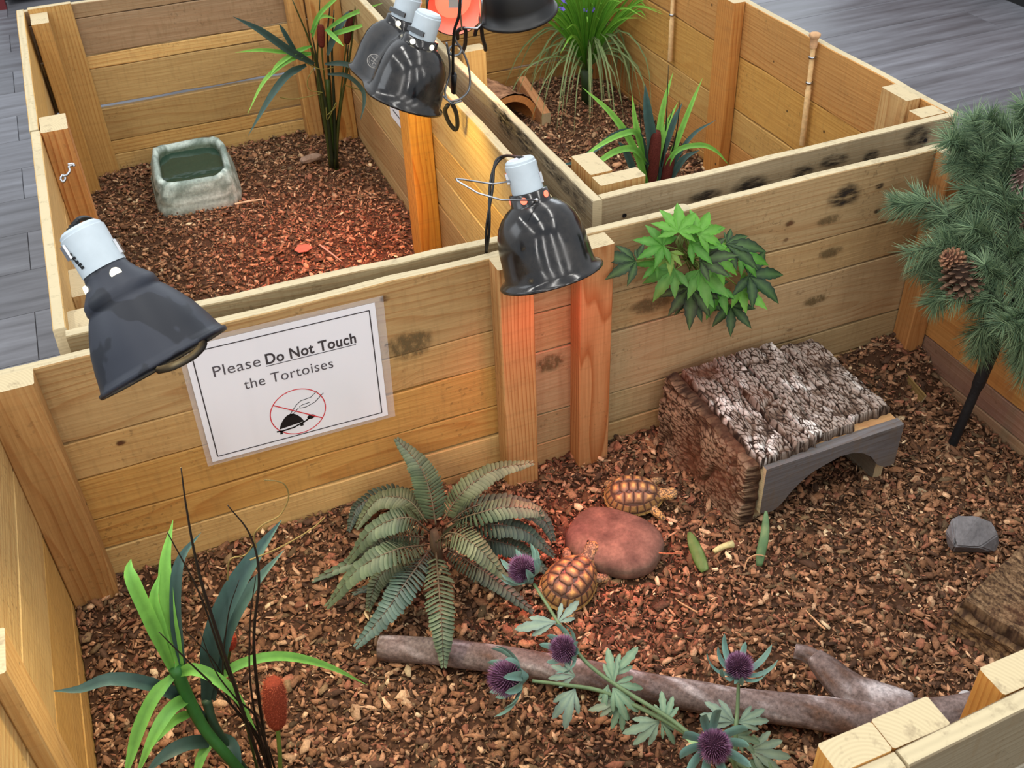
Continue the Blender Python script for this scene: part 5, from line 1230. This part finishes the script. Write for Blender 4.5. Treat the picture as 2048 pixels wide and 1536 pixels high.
# ---- cattail grass in the right pen
Yr = .36; r0 = Vector((onY(1310, 400, Yr).x, Yr, .058)); rq = thing('artificial_cattail_plant', 'low cattail grass with two brown spikes behind the right pen front board', 'plant', tuple(r0))
it = [([(1300, 390), (1270, 300), (1225, 230), (1165, 175)], .013, G2, -.02), ([(1300, 350), (1280, 272), (1240, 265), (1195, 295), (1150, 325), (1112, 326)], .011, BLUEG, -.06), ([(1290, 330), (1275, 268), (1245, 268), (1200, 290), (1152, 325)], .011, G2, -.07), ([(1295, 330), (1270, 298), (1230, 303), (1190, 330), (1150, 360)], .012, G2, -.08),
      ([(1300, 400), (1290, 320), (1272, 250), (1264, 190)], .013, G2, .0), ([(1305, 400), (1312, 320), (1325, 220), (1346, 145)], .013, G2, .01), ([(1305, 400), (1310, 340), (1330, 260), (1356, 204)], .013, G2, .0), ([(1310, 400), (1340, 320), (1378, 220), (1405, 156)], .011, G2, .0), ([(1315, 400), (1345, 310), (1395, 290), (1430, 300), (1458, 330)], .010, G2, -.04),
      ([(1303, 400), (1305, 300), (1295, 220), (1290, 168)], .020, BLUEG, .0), ([(1308, 400), (1320, 320), (1345, 250), (1365, 205)], .016, BLUEG, .01), ([(1312, 400), (1345, 330), (1385, 270), (1432, 240)], .009, BLUEG, .0), ([(1300, 400), (1272, 350), (1250, 300), (1235, 282)], .014, BLUEG, -.01), ([(1318, 400), (1345, 350), (1370, 315), (1400, 300)], .013, BLUEG, -.02)]
blades(rq, it, Yr)
mb = MB()
for P in ([(1312, 400), (1330, 280), (1337, 130)], [(1315, 400), (1350, 280), (1360, 200)], [(1305, 400), (1285, 290), (1278, 200)], [(1310, 400), (1322, 300), (1345, 220)], [(1305, 400), (1295, 330), (1288, 280)]): stalk(mb, [onY(a, b, Yr) for a, b in P], .0026, L(30, 34, 26), 16, .2)
mb.build('dark_stalk', M['leaf'], rq, smooth=True)
cattail(rq, [onY(1300, 470, Yr), onY(1300, 400, Yr), onY(1302, 370, Yr), onY(1308, 310, Yr), onY(1313, 262, Yr)], .0128, .52, L(86, 40, 34), L(60, 74, 34), fuzz=False)
cattail(rq, [onY(1318, 470, Yr), onY(1320, 420, Yr), onY(1322, 390, Yr), onY(1333, 345, Yr), onY(1341, 308, Yr)], .0125, .55, L(86, 40, 34), L(60, 74, 34), fuzz=False)

# ---- ornamental grass
gb = onZ(1172, 205, .057); gp = thing('artificial_grass_plant', 'large arching grass clump with small purple flowers in the right rear pen', 'plant', tuple(gb))
mb = MB(); crown = gb+Vector((0, 0, .10)); mb.tube([gb-Vector((0, 0, .01)), gb+Vector((0, 0, .05)), crown], [.014, .014, .020], 12, L(44, 62, 34)); mb.build('stem', M['leaf'], gp, smooth=True)
rg = random.Random(5)
for k_ in range(210):
    a = rg.random()*2*PI; up = rg.random() < .66; mb = MB()
    if up:
        rr = rg.uniform(.05, .34); hh = rg.uniform(.20, .36); P = [crown, crown+Vector((math.cos(a)*rr*.25, math.sin(a)*rr*.25, hh*.5)), crown+Vector((math.cos(a)*rr*.6, math.sin(a)*rr*.6, hh*.85)), crown+Vector((math.cos(a)*rr, math.sin(a)*rr, hh*rg.uniform(.85, 1.0)))]
        w, c0, c1 = rg.uniform(.005, .009), L(62, 132, 30), L(134, 190, 70)
    else:
        rr = rg.uniform(.12, .27); hh = rg.uniform(.05, .13); P = [crown, crown+Vector((math.cos(a)*rr*.35, math.sin(a)*rr*.35, hh)), crown+Vector((math.cos(a)*rr*.75, math.sin(a)*rr*.75, hh*.5)), crown+Vector((math.cos(a)*rr, math.sin(a)*rr, -rg.uniform(.03, .11)))]
        w, c0, c1 = rg.uniform(.003, .0055), L(86, 116, 58), L(146, 162, 112)
    for q in P: q.x = min(1.395, max(.70, q.x)); q.y = min(1.575, q.y)
    mb.ribbon(P, wprof(w, .2, .5), 10, .3, 0, lambda u, c0=c0, c1=c1: mixc(c0, c1, u)); mb.build('blade', M['leaf'], gp, smooth=True)
for (a, b) in ((1124, 20), (1181, 26), (1190, 18), (1170, 22), (1130, 5)):
    c = onY(a, b, gb.y-.03); mb = MB()
    for q in range(6):
        d = Vector((rg.uniform(-1, 1), rg.uniform(-1, 1), rg.uniform(-.4, 1))).normalized(); s_ = d.orthogonal().normalized()*.0045; mb.add([c, c+d*.006-s_, c+d*.013, c+d*.006+s_], [(0, 1, 2, 3)], L(112, 92, 196))
    mb.build('flower', M['leaf'], gp)

# ---- fern
cF = onZ(868, 1062, .135); fb0 = onZ(862, 1085, .075)
fern = thing('artificial_fern', 'grey green artificial fern with arching fronds below the sign', 'fern', (cF.x, cF.y-.0, h_front(cF.x, cF.y)))
def frond(pts, zs, w, c0, c1, red=.35, yfix=None):
    P = []
    for i, (q, z) in enumerate(zip(pts, zs)):
        p = onZ(q[0], q[1], z)
        if p.y > -.012: p = onY(q[0], q[1], -.012)
        P.append(p)
    n = 30; S_ = spline(P, n); tilt_ = .0016; mb = MB(); vs = []
    mb.tube(S_, [.0016*(1-.7*i/(n-1)) for i in range(n)], 5, mixc(c0, L(120, 84, 66), .5))
    for i in range(2, n-1):
        u = i/(n-1); t = (S_[i+1]-S_[i-1]).normalized(); upv = (CAM-S_[i]).normalized()*.45+Vector((0, 0, .75)); sd = t.cross(upv).normalized(); nm = sd.cross(t).normalized()
        ww = w*(min(1, .5+u*2.2) if u < .25 else (1-((u-.25)/.75)**2.0*.88)); st = (S_[i+1]-S_[i]).length
        for sg in (-1, 1):
            d = (sd*sg+t*.32).normalized(); L_ = ww*.5*random.uniform(.92, 1.06); droop = -.22-.1*random.random(); hw = st*.53; b0 = S_[i]+sd*sg*.0004; ph = nm*random.uniform(-.0012, .0016)
            rows = []
            for f, k in ((0, .70), (.35, 1.0), (.7, 1.12), (.92, .78), (1.0, .15)):
                c = b0+d*L_*f+nm*(droop*L_*f*f)+ph; rows += [c-t*hw*k-nm*tilt_*k, c+nm*.0005*(1 if f else 0), c+t*hw*k*.95+nm*tilt_*k]
            col = mixc(c0, c1, random.random()); rd = mixc(col, L(112, 84, 66), red*(1-u)*.6)
            cs = []
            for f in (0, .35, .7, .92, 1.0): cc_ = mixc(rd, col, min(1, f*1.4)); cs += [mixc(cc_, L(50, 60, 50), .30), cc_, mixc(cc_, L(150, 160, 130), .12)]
            mb.add(rows, [(3*r, 3*r+1, 3*r+4, 3*r+3) for r in range(4)]+[(3*r+1, 3*r+2, 3*r+5, 3*r+4) for r in range(4)], cs)
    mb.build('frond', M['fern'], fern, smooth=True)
Gn = (L(74, 92, 72), L(102, 120, 92)); Gd = (L(50, 66, 58), L(70, 86, 74)); Gy = (L(90, 102, 74), L(116, 126, 94)); C0 = (868, 1062)
frond([(872, 1050), (860, 985), (838, 930), (790, 875)], [.13, .175, .205, .225], .052, *Gn)
frond([(885, 1040), (925, 985), (990, 940), (1070, 925)], [.13, .165, .175, .165], .046, *Gy)
frond([(895, 1048), (950, 1012), (1030, 1008), (1085, 1035), (1108, 1085)], [.13, .18, .18, .145, .10], .044, *Gd)
frond([(905, 1045), (950, 1028), (1010, 1015), (1070, 1020), (1085, 1040)], [.14, .19, .20, .18, .16], .042, *Gn)
frond([(915, 1055), (975, 1048), (1050, 1062), (1112, 1115)], [.13, .17, .15, .09], .044, *Gd)
frond([(925, 1075), (975, 1080), (1040, 1098), (1100, 1150)], [.12, .14, .12, .07], .046, *Gd)
frond([(872, 1085), (905, 1065), (960, 1100), (1020, 1165)], [.14, .19, .18, .12], .050, *Gy)
frond([(895, 1095), (940, 1125), (990, 1160), (1070, 1228)], [.11, .13, .11, .065], .044, *Gd)
frond([(872, 1105), (878, 1180), (884, 1260), (888, 1338)], [.13, .16, .14, .09], .046, *Gn)
frond([(855, 1105), (815, 1160), (770, 1225), (708, 1298)], [.13, .15, .12, .07], .050, L(66, 92, 86), L(92, 118, 110))
frond([(852, 1090), (790, 1100), (715, 1140), (650, 1218)], [.14, .19, .16, .08], .048, *Gn)
frond([(850, 1085), (800, 1120), (755, 1160), (735, 1225)], [.11, .12, .10, .065], .040, *Gy)
frond([(850, 1075), (790, 1075), (740, 1105), (620, 1165)], [.12, .14, .12, .075], .040, *Gn)
frond([(858, 1062), (815, 1035), (745, 1060), (692, 1130)], [.14, .19, .17, .10], .048, *Gn)
frond([(855, 1045), (815, 1000), (755, 1000), (710, 1060)], [.13, .16, .15, .10], .044, *Gy)
frond([(850, 1040), (790, 985), (720, 1010), (696, 1065)], [.11, .14, .13, .09], .036, *Gd)
frond([(865, 1095), (830, 1130), (800, 1150), (700, 1190)], [.10, .11, .10, .07], .036, *Gd)
mb = MB(); mb.tube([Vector((cF.x, cF.y, .04)), Vector((cF.x, cF.y, .10)), cF+Vector((0, 0, .0))], [.012, .010, .006], 10, L(92, 74, 58)); mb.build('stem', M['vmatte'], fern, smooth=True)

# ---- hanging palmate leaf plant with its clear suction cup
ip0 = onY(1366, 470, -.02); iv = thing('hanging_leaf_plant', 'green lobed leaf bunch hanging on the plank wall from a suction cup', 'plant', tuple(ip0))
def palmate(cx, cy, R_, direc, col, Y, nl=7, spread=2.1, tilt=.0):
    """cx,cy: leaf base in the picture; direc: picture angle of the middle lobe (degrees, 0 right, 90 down)"""
    c = onY(cx, cy, Y); sc_ = (c-CAM).dot(CF)/FPX; R0_ = R_*sc_; a0_ = math.radians(direc); ex_ = CR; ey_ = -CU
    nrm = (-CF+Vector((0, 0, .35))+CR*random.uniform(-.3, .3)).normalized(); mb = MB()
    for k_ in range(nl):
        f = (k_-(nl-1)/2)/((nl-1)/2); a = a0_+f*spread; Ll = R0_*1.16*(1-.40*abs(f)**1.3)*random.uniform(.92, 1.06); d = (ex_*math.cos(a)+ey_*math.sin(a)); d = (d-nrm*d.dot(nrm)).normalized()
        s_ = nrm.cross(d).normalized(); n = 12; vs = []; cs = []
        for i in range(n+1):
            u = i/n; w = Ll*.335*(.12+.95*math.sin(PI*u**.95)**1.35)*(1-.17*(i % 2)) if u < .97 else .0002
            if i == 0: w = Ll*.07
            dz = nrm*(Ll*(.06*math.sin(u*PI)-.22*u*u-(tilt*u))); p = c+d*Ll*u+dz+nrm*(.0006*abs(k_-3)+.0004)
            mid = mixc(col, L(120, 160, 90), .30); vs += [p-s_*w/2+nrm*w*.14, p, p+s_*w/2+nrm*w*.14]; cs += [col, mid, mixc(col, (0, 0, 0), .12)]
        mb.add(vs, [(3*i, 3*i+1, 3*i+4, 3*i+3) for i in range(n)]+[(3*i+1, 3*i+2, 3*i+5, 3*i+4) for i in range(n)], cs)
    st = onY(1375, 520, -.018); P = spline([st, st.lerp(c, .5)+Vector((0, -.012, .012)), c], 8); mb.tube(P, .0011, 5, L(112, 132, 60))
    mb.build('leaf', M['leaf'], iv, smooth=True)
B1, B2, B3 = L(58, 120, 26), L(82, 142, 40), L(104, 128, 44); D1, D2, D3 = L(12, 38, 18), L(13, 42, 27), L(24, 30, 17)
for q in [(1356, 465, 62, -85, B2, -.075, 7, 1.9), (1395, 470, 62, -40, B2, -.08, 6, 1.7), (1326, 492, 56, 195, B1, -.065, 7, 2.2), (1380, 486, 66, -10, B1, -.075, 6, 1.6), (1340, 505, 40, 90, B3, -.07, 5, 1.4), (1350, 540, 66, 145, L(72, 128, 52), -.055, 6, 1.6), (1312, 530, 40, 180, B1, -.05, 5, 1.6),
          (1398, 541, 72, 60, L(84, 142, 56), -.06, 6, 1.5), (1482, 578, 58, 20, L(98, 158, 52), -.04, 6, 1.7), (1436, 575, 58, 110, B1, -.035, 5, 1.3), (1478, 512, 62, 10, B1, -.03, 5, 1.3), (1420, 512, 70, 10, B2, -.07, 6, 1.5), (1395, 565, 60, 20, L(84, 148, 60), -.03, 5, 1.3),
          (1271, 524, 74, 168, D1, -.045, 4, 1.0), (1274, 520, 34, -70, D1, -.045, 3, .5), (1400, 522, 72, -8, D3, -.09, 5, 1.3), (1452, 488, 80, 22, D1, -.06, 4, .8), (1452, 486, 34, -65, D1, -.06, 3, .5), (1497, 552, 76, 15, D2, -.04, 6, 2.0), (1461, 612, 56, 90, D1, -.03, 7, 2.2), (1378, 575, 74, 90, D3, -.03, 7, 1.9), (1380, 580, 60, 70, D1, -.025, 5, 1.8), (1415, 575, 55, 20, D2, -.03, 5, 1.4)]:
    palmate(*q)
mb = MB(); rv = random.Random(3)
for k_ in range(9): stalk(mb, [onY(1372, 455, -.01), onY(1372+rv.uniform(-20, 20), 490, -.03), onY(1375+rv.uniform(-30, 40), 540+rv.uniform(-20, 25), -.03)], .0016, L(92, 108, 50), 8, .6)
mb.build('stem', M['leaf'], iv, smooth=True)
sgl = simple('clear_silicone', (.9, .93, .95), .08, trans=1.0); mb = MB(); mb.lathe(onY(1358, 432, -.001), (0, -1, 0), [(0, .0215), (.002, .021), (.006, .012), (.009, .006), (.014, .0055), (.017, .007), (.019, .001)], 28); mb.build('suction_cup', sgl, iv, smooth=True)

# ---- pine branch with cones
pbz = Vector((1.236, -.258, h_front(1.236, -.258)-.01)); pine = thing('artificial_pine_branch', 'leaning green pine bough with brown cones on a black wrapped stem', 'plant', tuple(pbz))
stem_top = onT(2012, 640, (onX(2005, 650, 1.255)-CAM).length)
mb = MB(); SP = spline([pbz, pbz.lerp(stem_top, .5), stem_top, stem_top+(stem_top-pbz)*.35+Vector((.01, 0, .03)), stem_top+(stem_top-pbz)*.9+Vector((.0, 0, .06))], 46)
mb.tube(SP, [(.0085 if i < 12 else .011 if i < 22 else .012-.0002*i)*(1+.03*((i*5) % 2)) for i in range(46)], 10, L(24, 27, 30)); mb.build('stem', simple('black_stem_wrap', L(20, 22, 26), .6, bump=.6, bscale=150), pine, smooth=True)
def needles(P, ln, dens, c0, c1, rnd):
    mb = MB(); n = len(P)
    for i in range(n-1):
        t = (P[i+1]-P[i]).normalized(); a = t.orthogonal().normalized(); b = t.cross(a)
        for q in range(dens):
            th = rnd.random()*2*PI; d = a*math.cos(th)+b*math.sin(th); dd = (d*rnd.uniform(.55, 1)+t*rnd.uniform(.45, 1.0)).normalized(); L_ = ln*rnd.uniform(.75, 1.1); p = P[i].lerp(P[i+1], rnd.random()); e = p+dd*L_+Vector((0, 0, -.1*L_)); m_ = p.lerp(e, .5)+Vector((0, 0, .03*L_)); w = .00055
            s1 = dd.orthogonal().normalized()*w; s2 = dd.cross(s1).normalized()*w; c = mixc(c0, c1, rnd.random())
            vs = [p+s1, p-s1*.5+s2*.87, p-s1*.5-s2*.87, m_+s1, m_-s1*.5+s2*.87, m_-s1*.5-s2*.87, e]
            mb.add(vs, [(0, 1, 4, 3), (1, 2, 5, 4), (2, 0, 3, 5), (3, 4, 6), (4, 5, 6), (5, 3, 6)], c)
    return mb
rp_ = random.Random(11)
tw = [((1985, 560), (1930, 520), (1870, 495), (1820, 508)), ((1960, 470), (1900, 430), (1860, 405), (1828, 388)), ((1990, 430), (1950, 350), (1935, 300), (1905, 245)), ((2000, 420), (1985, 330), (1962, 275), (1945, 240)), ((2040, 480), (2010, 380), (1975, 330), (1925, 290)), ((2050, 430), (2040, 340), (2030, 280), (2022, 250)), ((1985, 600), (1960, 540), (1940, 470), (1925, 425)),
      ((2010, 640), (2000, 560), (1985, 480), (1965, 420)), ((2020, 640), (1990, 590), (1950, 575), (1905, 600)), ((2030, 600), (2020, 520), (2015, 440), (2005, 370)), ((2040, 620), (2050, 560), (2040, 500), (2060, 440)), ((2010, 650), (1985, 630), (1965, 650), (1945, 672)), ((2030, 650), (2035, 680), (2045, 690), (2055, 700)), ((2060, 600), (2075, 500), (2085, 400), (2080, 300)), ((2010, 560), (1960, 500), (1930, 470), (1885, 455)), ((2040, 420), (2010, 345), (1985, 305), (1960, 295)), ((2040, 560), (2060, 620), (2050, 650), (2030, 660)), ((1990, 520), (1950, 545), (1910, 560), (1870, 560)), ((2060, 380), (2050, 300), (2062, 250), (2070, 235)), ((2030, 400), (2000, 400), (1960, 380), (1920, 380))]
extra = []
for P in tw:
    for f in (1, 2):
        a, b = P[f]; a2, b2 = P[f+1]; ang = math.atan2(b2-b, a2-a)
        for sg in (-1, 1):
            if rp_.random() < .72:
                an = ang+sg*rp_.uniform(.55, 1.0); Ls = rp_.uniform(38, 70); extra.append(((a, b), (a+math.cos(an)*Ls*.35, b+math.sin(an)*Ls*.35), (a+math.cos(an)*Ls*.7, b+math.sin(an)*Ls*.7), (a+math.cos(an)*Ls, b+math.sin(an)*Ls-4)))
tw = tw+extra
for k_, P in enumerate(tw):
    dy = rp_.uniform(-.05, .07); t0 = (stem_top-CAM).length-.03
    Q = [onT(a, b, t0+dy*(i/3)-.0*i-.02) for i, (a, b) in enumerate(P)]
    for q in Q: q.x = min(q.x, 1.36 if q.z > .52 else 1.285)
    S_ = spline(Q, 14); mb = MB(); mb.tube(S_, [.0028*(1-.5*i/13) for i in range(14)], 5, L(52, 62, 46)); tg = mb.build('twig', M['vmatte'], pine)
    nm_ = needles(S_, .040, 24, L(70, 96, 74), L(138, 162, 122), rp_); o = nm_.build('needles', M['needle'], tg); o.matrix_parent_inverse = Matrix(); tag(o, kind='stuff'); o.matrix_parent_inverse = tg.matrix_world.inverted() if False else MW[pine.name]@MW[pine.name].inverted()
def cone(px_, py_, t, Lc, Rc, axis, c0, c1):
    c = onT(px_, py_, t); ax = Vector(axis).normalized(); a = ax.orthogonal().normalized(); b = ax.cross(a)
    mb = MB(); mb.lathe(c-ax*Lc/2, ax, [(0, Rc*.25), (Lc*.2, Rc*.55), (Lc*.5, Rc*.6), (Lc*.85, Rc*.35), (Lc, .001)], 14, c0); core = mb.build('pine_cone', M['vmatte'], pine, smooth=True)
    n = 84; sm = None
    for k in range(n):
        u = (k+.5)/n; th = k*2.39996; d = a*math.cos(th)+b*math.sin(th); r = Rc*(math.sin(PI*(.12+.80*u))**.8); base = c+ax*(u-.5)*Lc*.95+d*r*.45; out = (d*.85+ax*(-.35+.9*u)).normalized(); s_ = ax.cross(d).normalized(); up = out.cross(s_)
        Ls = r*.60; w = Rc*.17
        R3 = Matrix((out, s_, up)).transposed()
        if sm is None:
            mb = MB(); mb.add([(0, -.35, -.08), (0, .35, -.08), (.6, -.5, -.04), (.6, .5, -.04), (1, -.28, .10), (1, .28, .10), (1.04, 0, .02), (0, -.3, .06), (0, .3, .06), (.6, -.42, .12), (.6, .42, .12)],
                [(0, 1, 3, 2), (2, 3, 5, 6, 4), (7, 9, 10, 8), (9, 4, 5, 10), (0, 2, 9, 7), (1, 8, 10, 3), (2, 4, 9), (3, 10, 5)], [c0, c0, mixc(c0, c1, .4), mixc(c0, c1, .4), c1, c1, c1, c0, c0, mixc(c0, c1, .5), mixc(c0, c1, .5)])
            o = mb.build('cone_scale', M['vmatte'], core); sm = o
        else: o = sm.copy(); COL.objects.link(o)
        o.parent = core; o.matrix_parent_inverse = Matrix()
        mw = Matrix.Translation(base) @ R3.to_4x4() @ Matrix.Diagonal((Ls, w*1.9, w*1.5, 1)); o.matrix_local = CoreInv(core) @ mw
def CoreInv(core):
    # the cone core sits untransformed in hall coordinates
    return Matrix()
td = (stem_top-CAM).length-.03
cone(1925, 560, td-.05, .062, .034, (.1, -.3, -1), L(50, 36, 28), L(120, 92, 74))
cone(1906, 520, td-.05, .046, .020, (-.6, .0, .5), L(84, 54, 42), L(168, 122, 94))
cone(2062, 365, td-.04, .055, .030, (.3, -.4, -.5), L(98, 76, 70), L(172, 146, 138))
cone(2075, 440, td-.04, .050, .026, (.3, -.4, -.5), L(78, 50, 46), L(142, 108, 96))

# ---- thistle plant
tb = Vector((.60, -.80, .05)); th_t = thing('artificial_thistle', 'thistle spray with purple spiky flower heads lying over the branch', 'plant', tuple(tb))
TG = L(104, 138, 114); TB = L(116, 156, 146); SG = L(108, 132, 96)
def tz(a, b, z): return onZ(a, b, z)
J0 = tz(1400, 1484, .165)
stemsP = [[tb+Vector((.0, .0, 0)), tz(1500, 1545, .13), J0, tz(1340, 1438, .175), tz(1235, 1372, .185), tz(1168, 1320, .195), tz(1120, 1250, .205), tz(1068, 1168, .215)], [J0, tz(1320, 1436, .168), tz(1210, 1385, .175), tz(1130, 1370, .185), tz(1064, 1362, .195)],
          [tb+Vector((.01, 0, 0)), tz(1490, 1560, .13), tz(1472, 1480, .18), tz(1475, 1420, .20), tz(1477, 1368, .22)], [tb, tz(1480, 1560, .13), tz(1440, 1520, .19)], [tb+Vector((.02, 0, 0)), tz(1560, 1560, .12), tz(1530, 1500, .14), tz(1505, 1470, .15)]]
for P in stemsP:
    mb = MB(); S_ = spline(P, 40); mb.tube(S_, [.0036-.0014*i/39 for i in range(40)], 7, SG); mb.build('stem', M['leaf'], th_t, smooth=True)
def tleaf(a, b, z, R_, direc, nl=5, spread=.95, col=TG, w=.26):
    c = tz(a, b, z); sc_ = (c-CAM).dot(CF)/FPX; R0_ = R_*sc_; a0_ = math.radians(direc); nrm = (-CF*.8+Vector((0, 0, .5))+CR*random.uniform(-.2, .2)).normalized(); mb = MB(); m_ = [0]
    for k_ in range(nl):
        f = (k_-(nl-1)/2)/max(1, (nl-1)/2); an = a0_+f*spread; Ll = R0_*(1-.36*abs(f)**1.2)*random.uniform(.9, 1.08); d = CR*math.cos(an)-CU*math.sin(an); d = (d-nrm*d.dot(nrm)).normalized(); s_ = nrm.cross(d).normalized(); n = 10; vs = []; cs = []
        prof_ = [.12, .13, .16, .24, .36, .46, .40, .50, .34, .30, .02]
        for i in range(n+1):
            u = i/n; ww = Ll*w*prof_[i]*2.0; p = c+d*Ll*u+nrm*Ll*(.08*math.sin(u*PI)-.14*u*u)+nrm*.0004*k_; vs += [p-s_*ww/2+nrm*ww*.08, p, p+s_*ww/2+nrm*ww*.08]; cs += [col, mixc(col, L(164, 184, 150), .4), mixc(col, (0, 0, 0), .08)]
        mb.add(vs, [(3*i, 3*i+1, 3*i+4, 3*i+3) for i in range(n)]+[(3*i+1, 3*i+2, 3*i+5, 3*i+4) for i in range(n)], cs)
    mb.build('leaf', M['leaf'], th_t, smooth=True)
for q in [(1112, 1244, .205, 82, 170, 3, .35, L(124, 146, 140)), (1114, 1246, .205, 66, -45, 3, .5, L(124, 146, 140)), (1228, 1368, .185, 78, -100, 3, .3, TG), (1226, 1352, .187, 74, -50, 3, .4, TG), (1228, 1368, .185, 66, 8, 3, .5, TG), (1226, 1376, .182, 80, 55, 4, .6, TG), (1216, 1370, .18, 50, 100, 3, .4, TG), (1150, 1378, .178, 84, 115, 4, .6, L(116, 140, 132)), (1150, 1352, .18, 62, 190, 4, .8, L(116, 140, 132)),
          (1235, 1405, .165, 66, 165, 3, .4, L(128, 140, 122)), (1242, 1406, .16, 60, 100, 4, .6, TG), (1330, 1446, .165, 66, -85, 4, .6, TG), (1318, 1442, .16, 80, 150, 4, .6, L(122, 146, 128)), (1322, 1444, .16, 52, 60, 3, .5, TG), (1470, 1445, .19, 78, 205, 4, .6, L(118, 142, 132)), (1476, 1445, .19, 74, -15, 4, .6, L(112, 138, 124)), (1470, 1470, .17, 60, 30, 4, .7, TG), (1500, 1500, .14, 84, 10, 5, .9, L(112, 134, 118)), (1500, 1520, .13, 84, 60, 5, .9, TG), (1410, 1500, .16, 50, 215, 3, .5, L(170, 206, 140))]:
    tleaf(q[0], q[1], q[2], q[3], q[4], q[5], q[6], q[7])
def thistle_head(a, b, z, r, axis, nb=9, blen=1.5):
    c = tz(a, b, z); ax = Vector(axis).normalized(); x_ = ax.orthogonal().normalized(); y_ = ax.cross(x_); mb = MB(); n = 460; PU = L(120, 72, 112); PL_ = L(206, 160, 200); PD = L(52, 30, 46)
    mb.lathe(c-ax*r*.5, ax, [(0, r*.3), (r*.3, r*.62), (r*.8, r*.66), (r*1.2, r*.4), (r*1.35, .0005)], 16, PD)
    for k in range(n):
        u = (k+.5)/n; zz = 1-u*1.62; th = k*2.39996; s_ = math.sqrt(max(0, 1-zz*zz)); d = (x_*math.cos(th)*s_+y_*math.sin(th)*s_+ax*zz).normalized(); p = c+d*r*.55+ax*.0; e = c+d*r*random.uniform(.93, 1.05)+ax*r*.10; w = r*.05; o1 = d.orthogonal().normalized()*w; o2 = d.cross(o1).normalized()*w; col = mixc(PU, PL_, random.random()*.7)
        mb.add([p+o1, p-o1*.5+o2*.87, p-o1*.5-o2*.87, e], [(0, 1, 3), (1, 2, 3), (2, 0, 3)], [PD, PD, PD, col])
    core = mb.build('flower_head', M['fuzz'], th_t)
    for k in range(nb):
        th = 2*PI*k/nb+random.uniform(-.2, .2); d = x_*math.cos(th)+y_*math.sin(th); Lb = r*blen*random.uniform(.8, 1.25); s0 = c-ax*r*.62+d*r*.15
        P = [s0, s0+d*Lb*.45+ax*Lb*.12, s0+d*Lb*.80+ax*Lb*.42, s0+d*Lb*.98+ax*Lb*.80]; mb2 = MB(); mb2.ribbon(P, lambda u, r=r: r*.34*(.5+.9*math.sin(PI*min(1, u*.9+.08))) if u < .97 else .0003, 9, .3, 0, TB, side_hint=tuple(ax*-1+d*.2)); o = mb2.build('bract', M['leaf'], core, smooth=True); o.matrix_parent_inverse = Matrix()
    mb2 = MB()
    mb2.lathe(c-ax*r*1.02, ax, [(0, r*.10), (r*.25, r*.34), (r*.5, r*.52), (r*.62, r*.55)], 12, mixc(TB, (0, 0, 0), .3)); o = mb2.build('calyx', M['leaf'], core, smooth=True); o.matrix_parent_inverse = Matrix()
thistle_head(1046, 1140, .225, .0225, (CU*.75-CR*.5-CF*.2), 10, 1.5)
thistle_head(1128, 1298, .20, .0205, (-CR*.8+CU*.25-CF*.55), 9, 1.5)
thistle_head(1016, 1356, .20, .0265, (-CR*.95-CU*.02-CF*.25), 10, 1.35)
thistle_head(1478, 1334, .235, .0195, (CU*.85+CR*.1-CF*.4), 9, 1.9)
thistle_head(1428, 1492, .205, .0225, (-CF*.95+CU*.1), 10, 1.6)
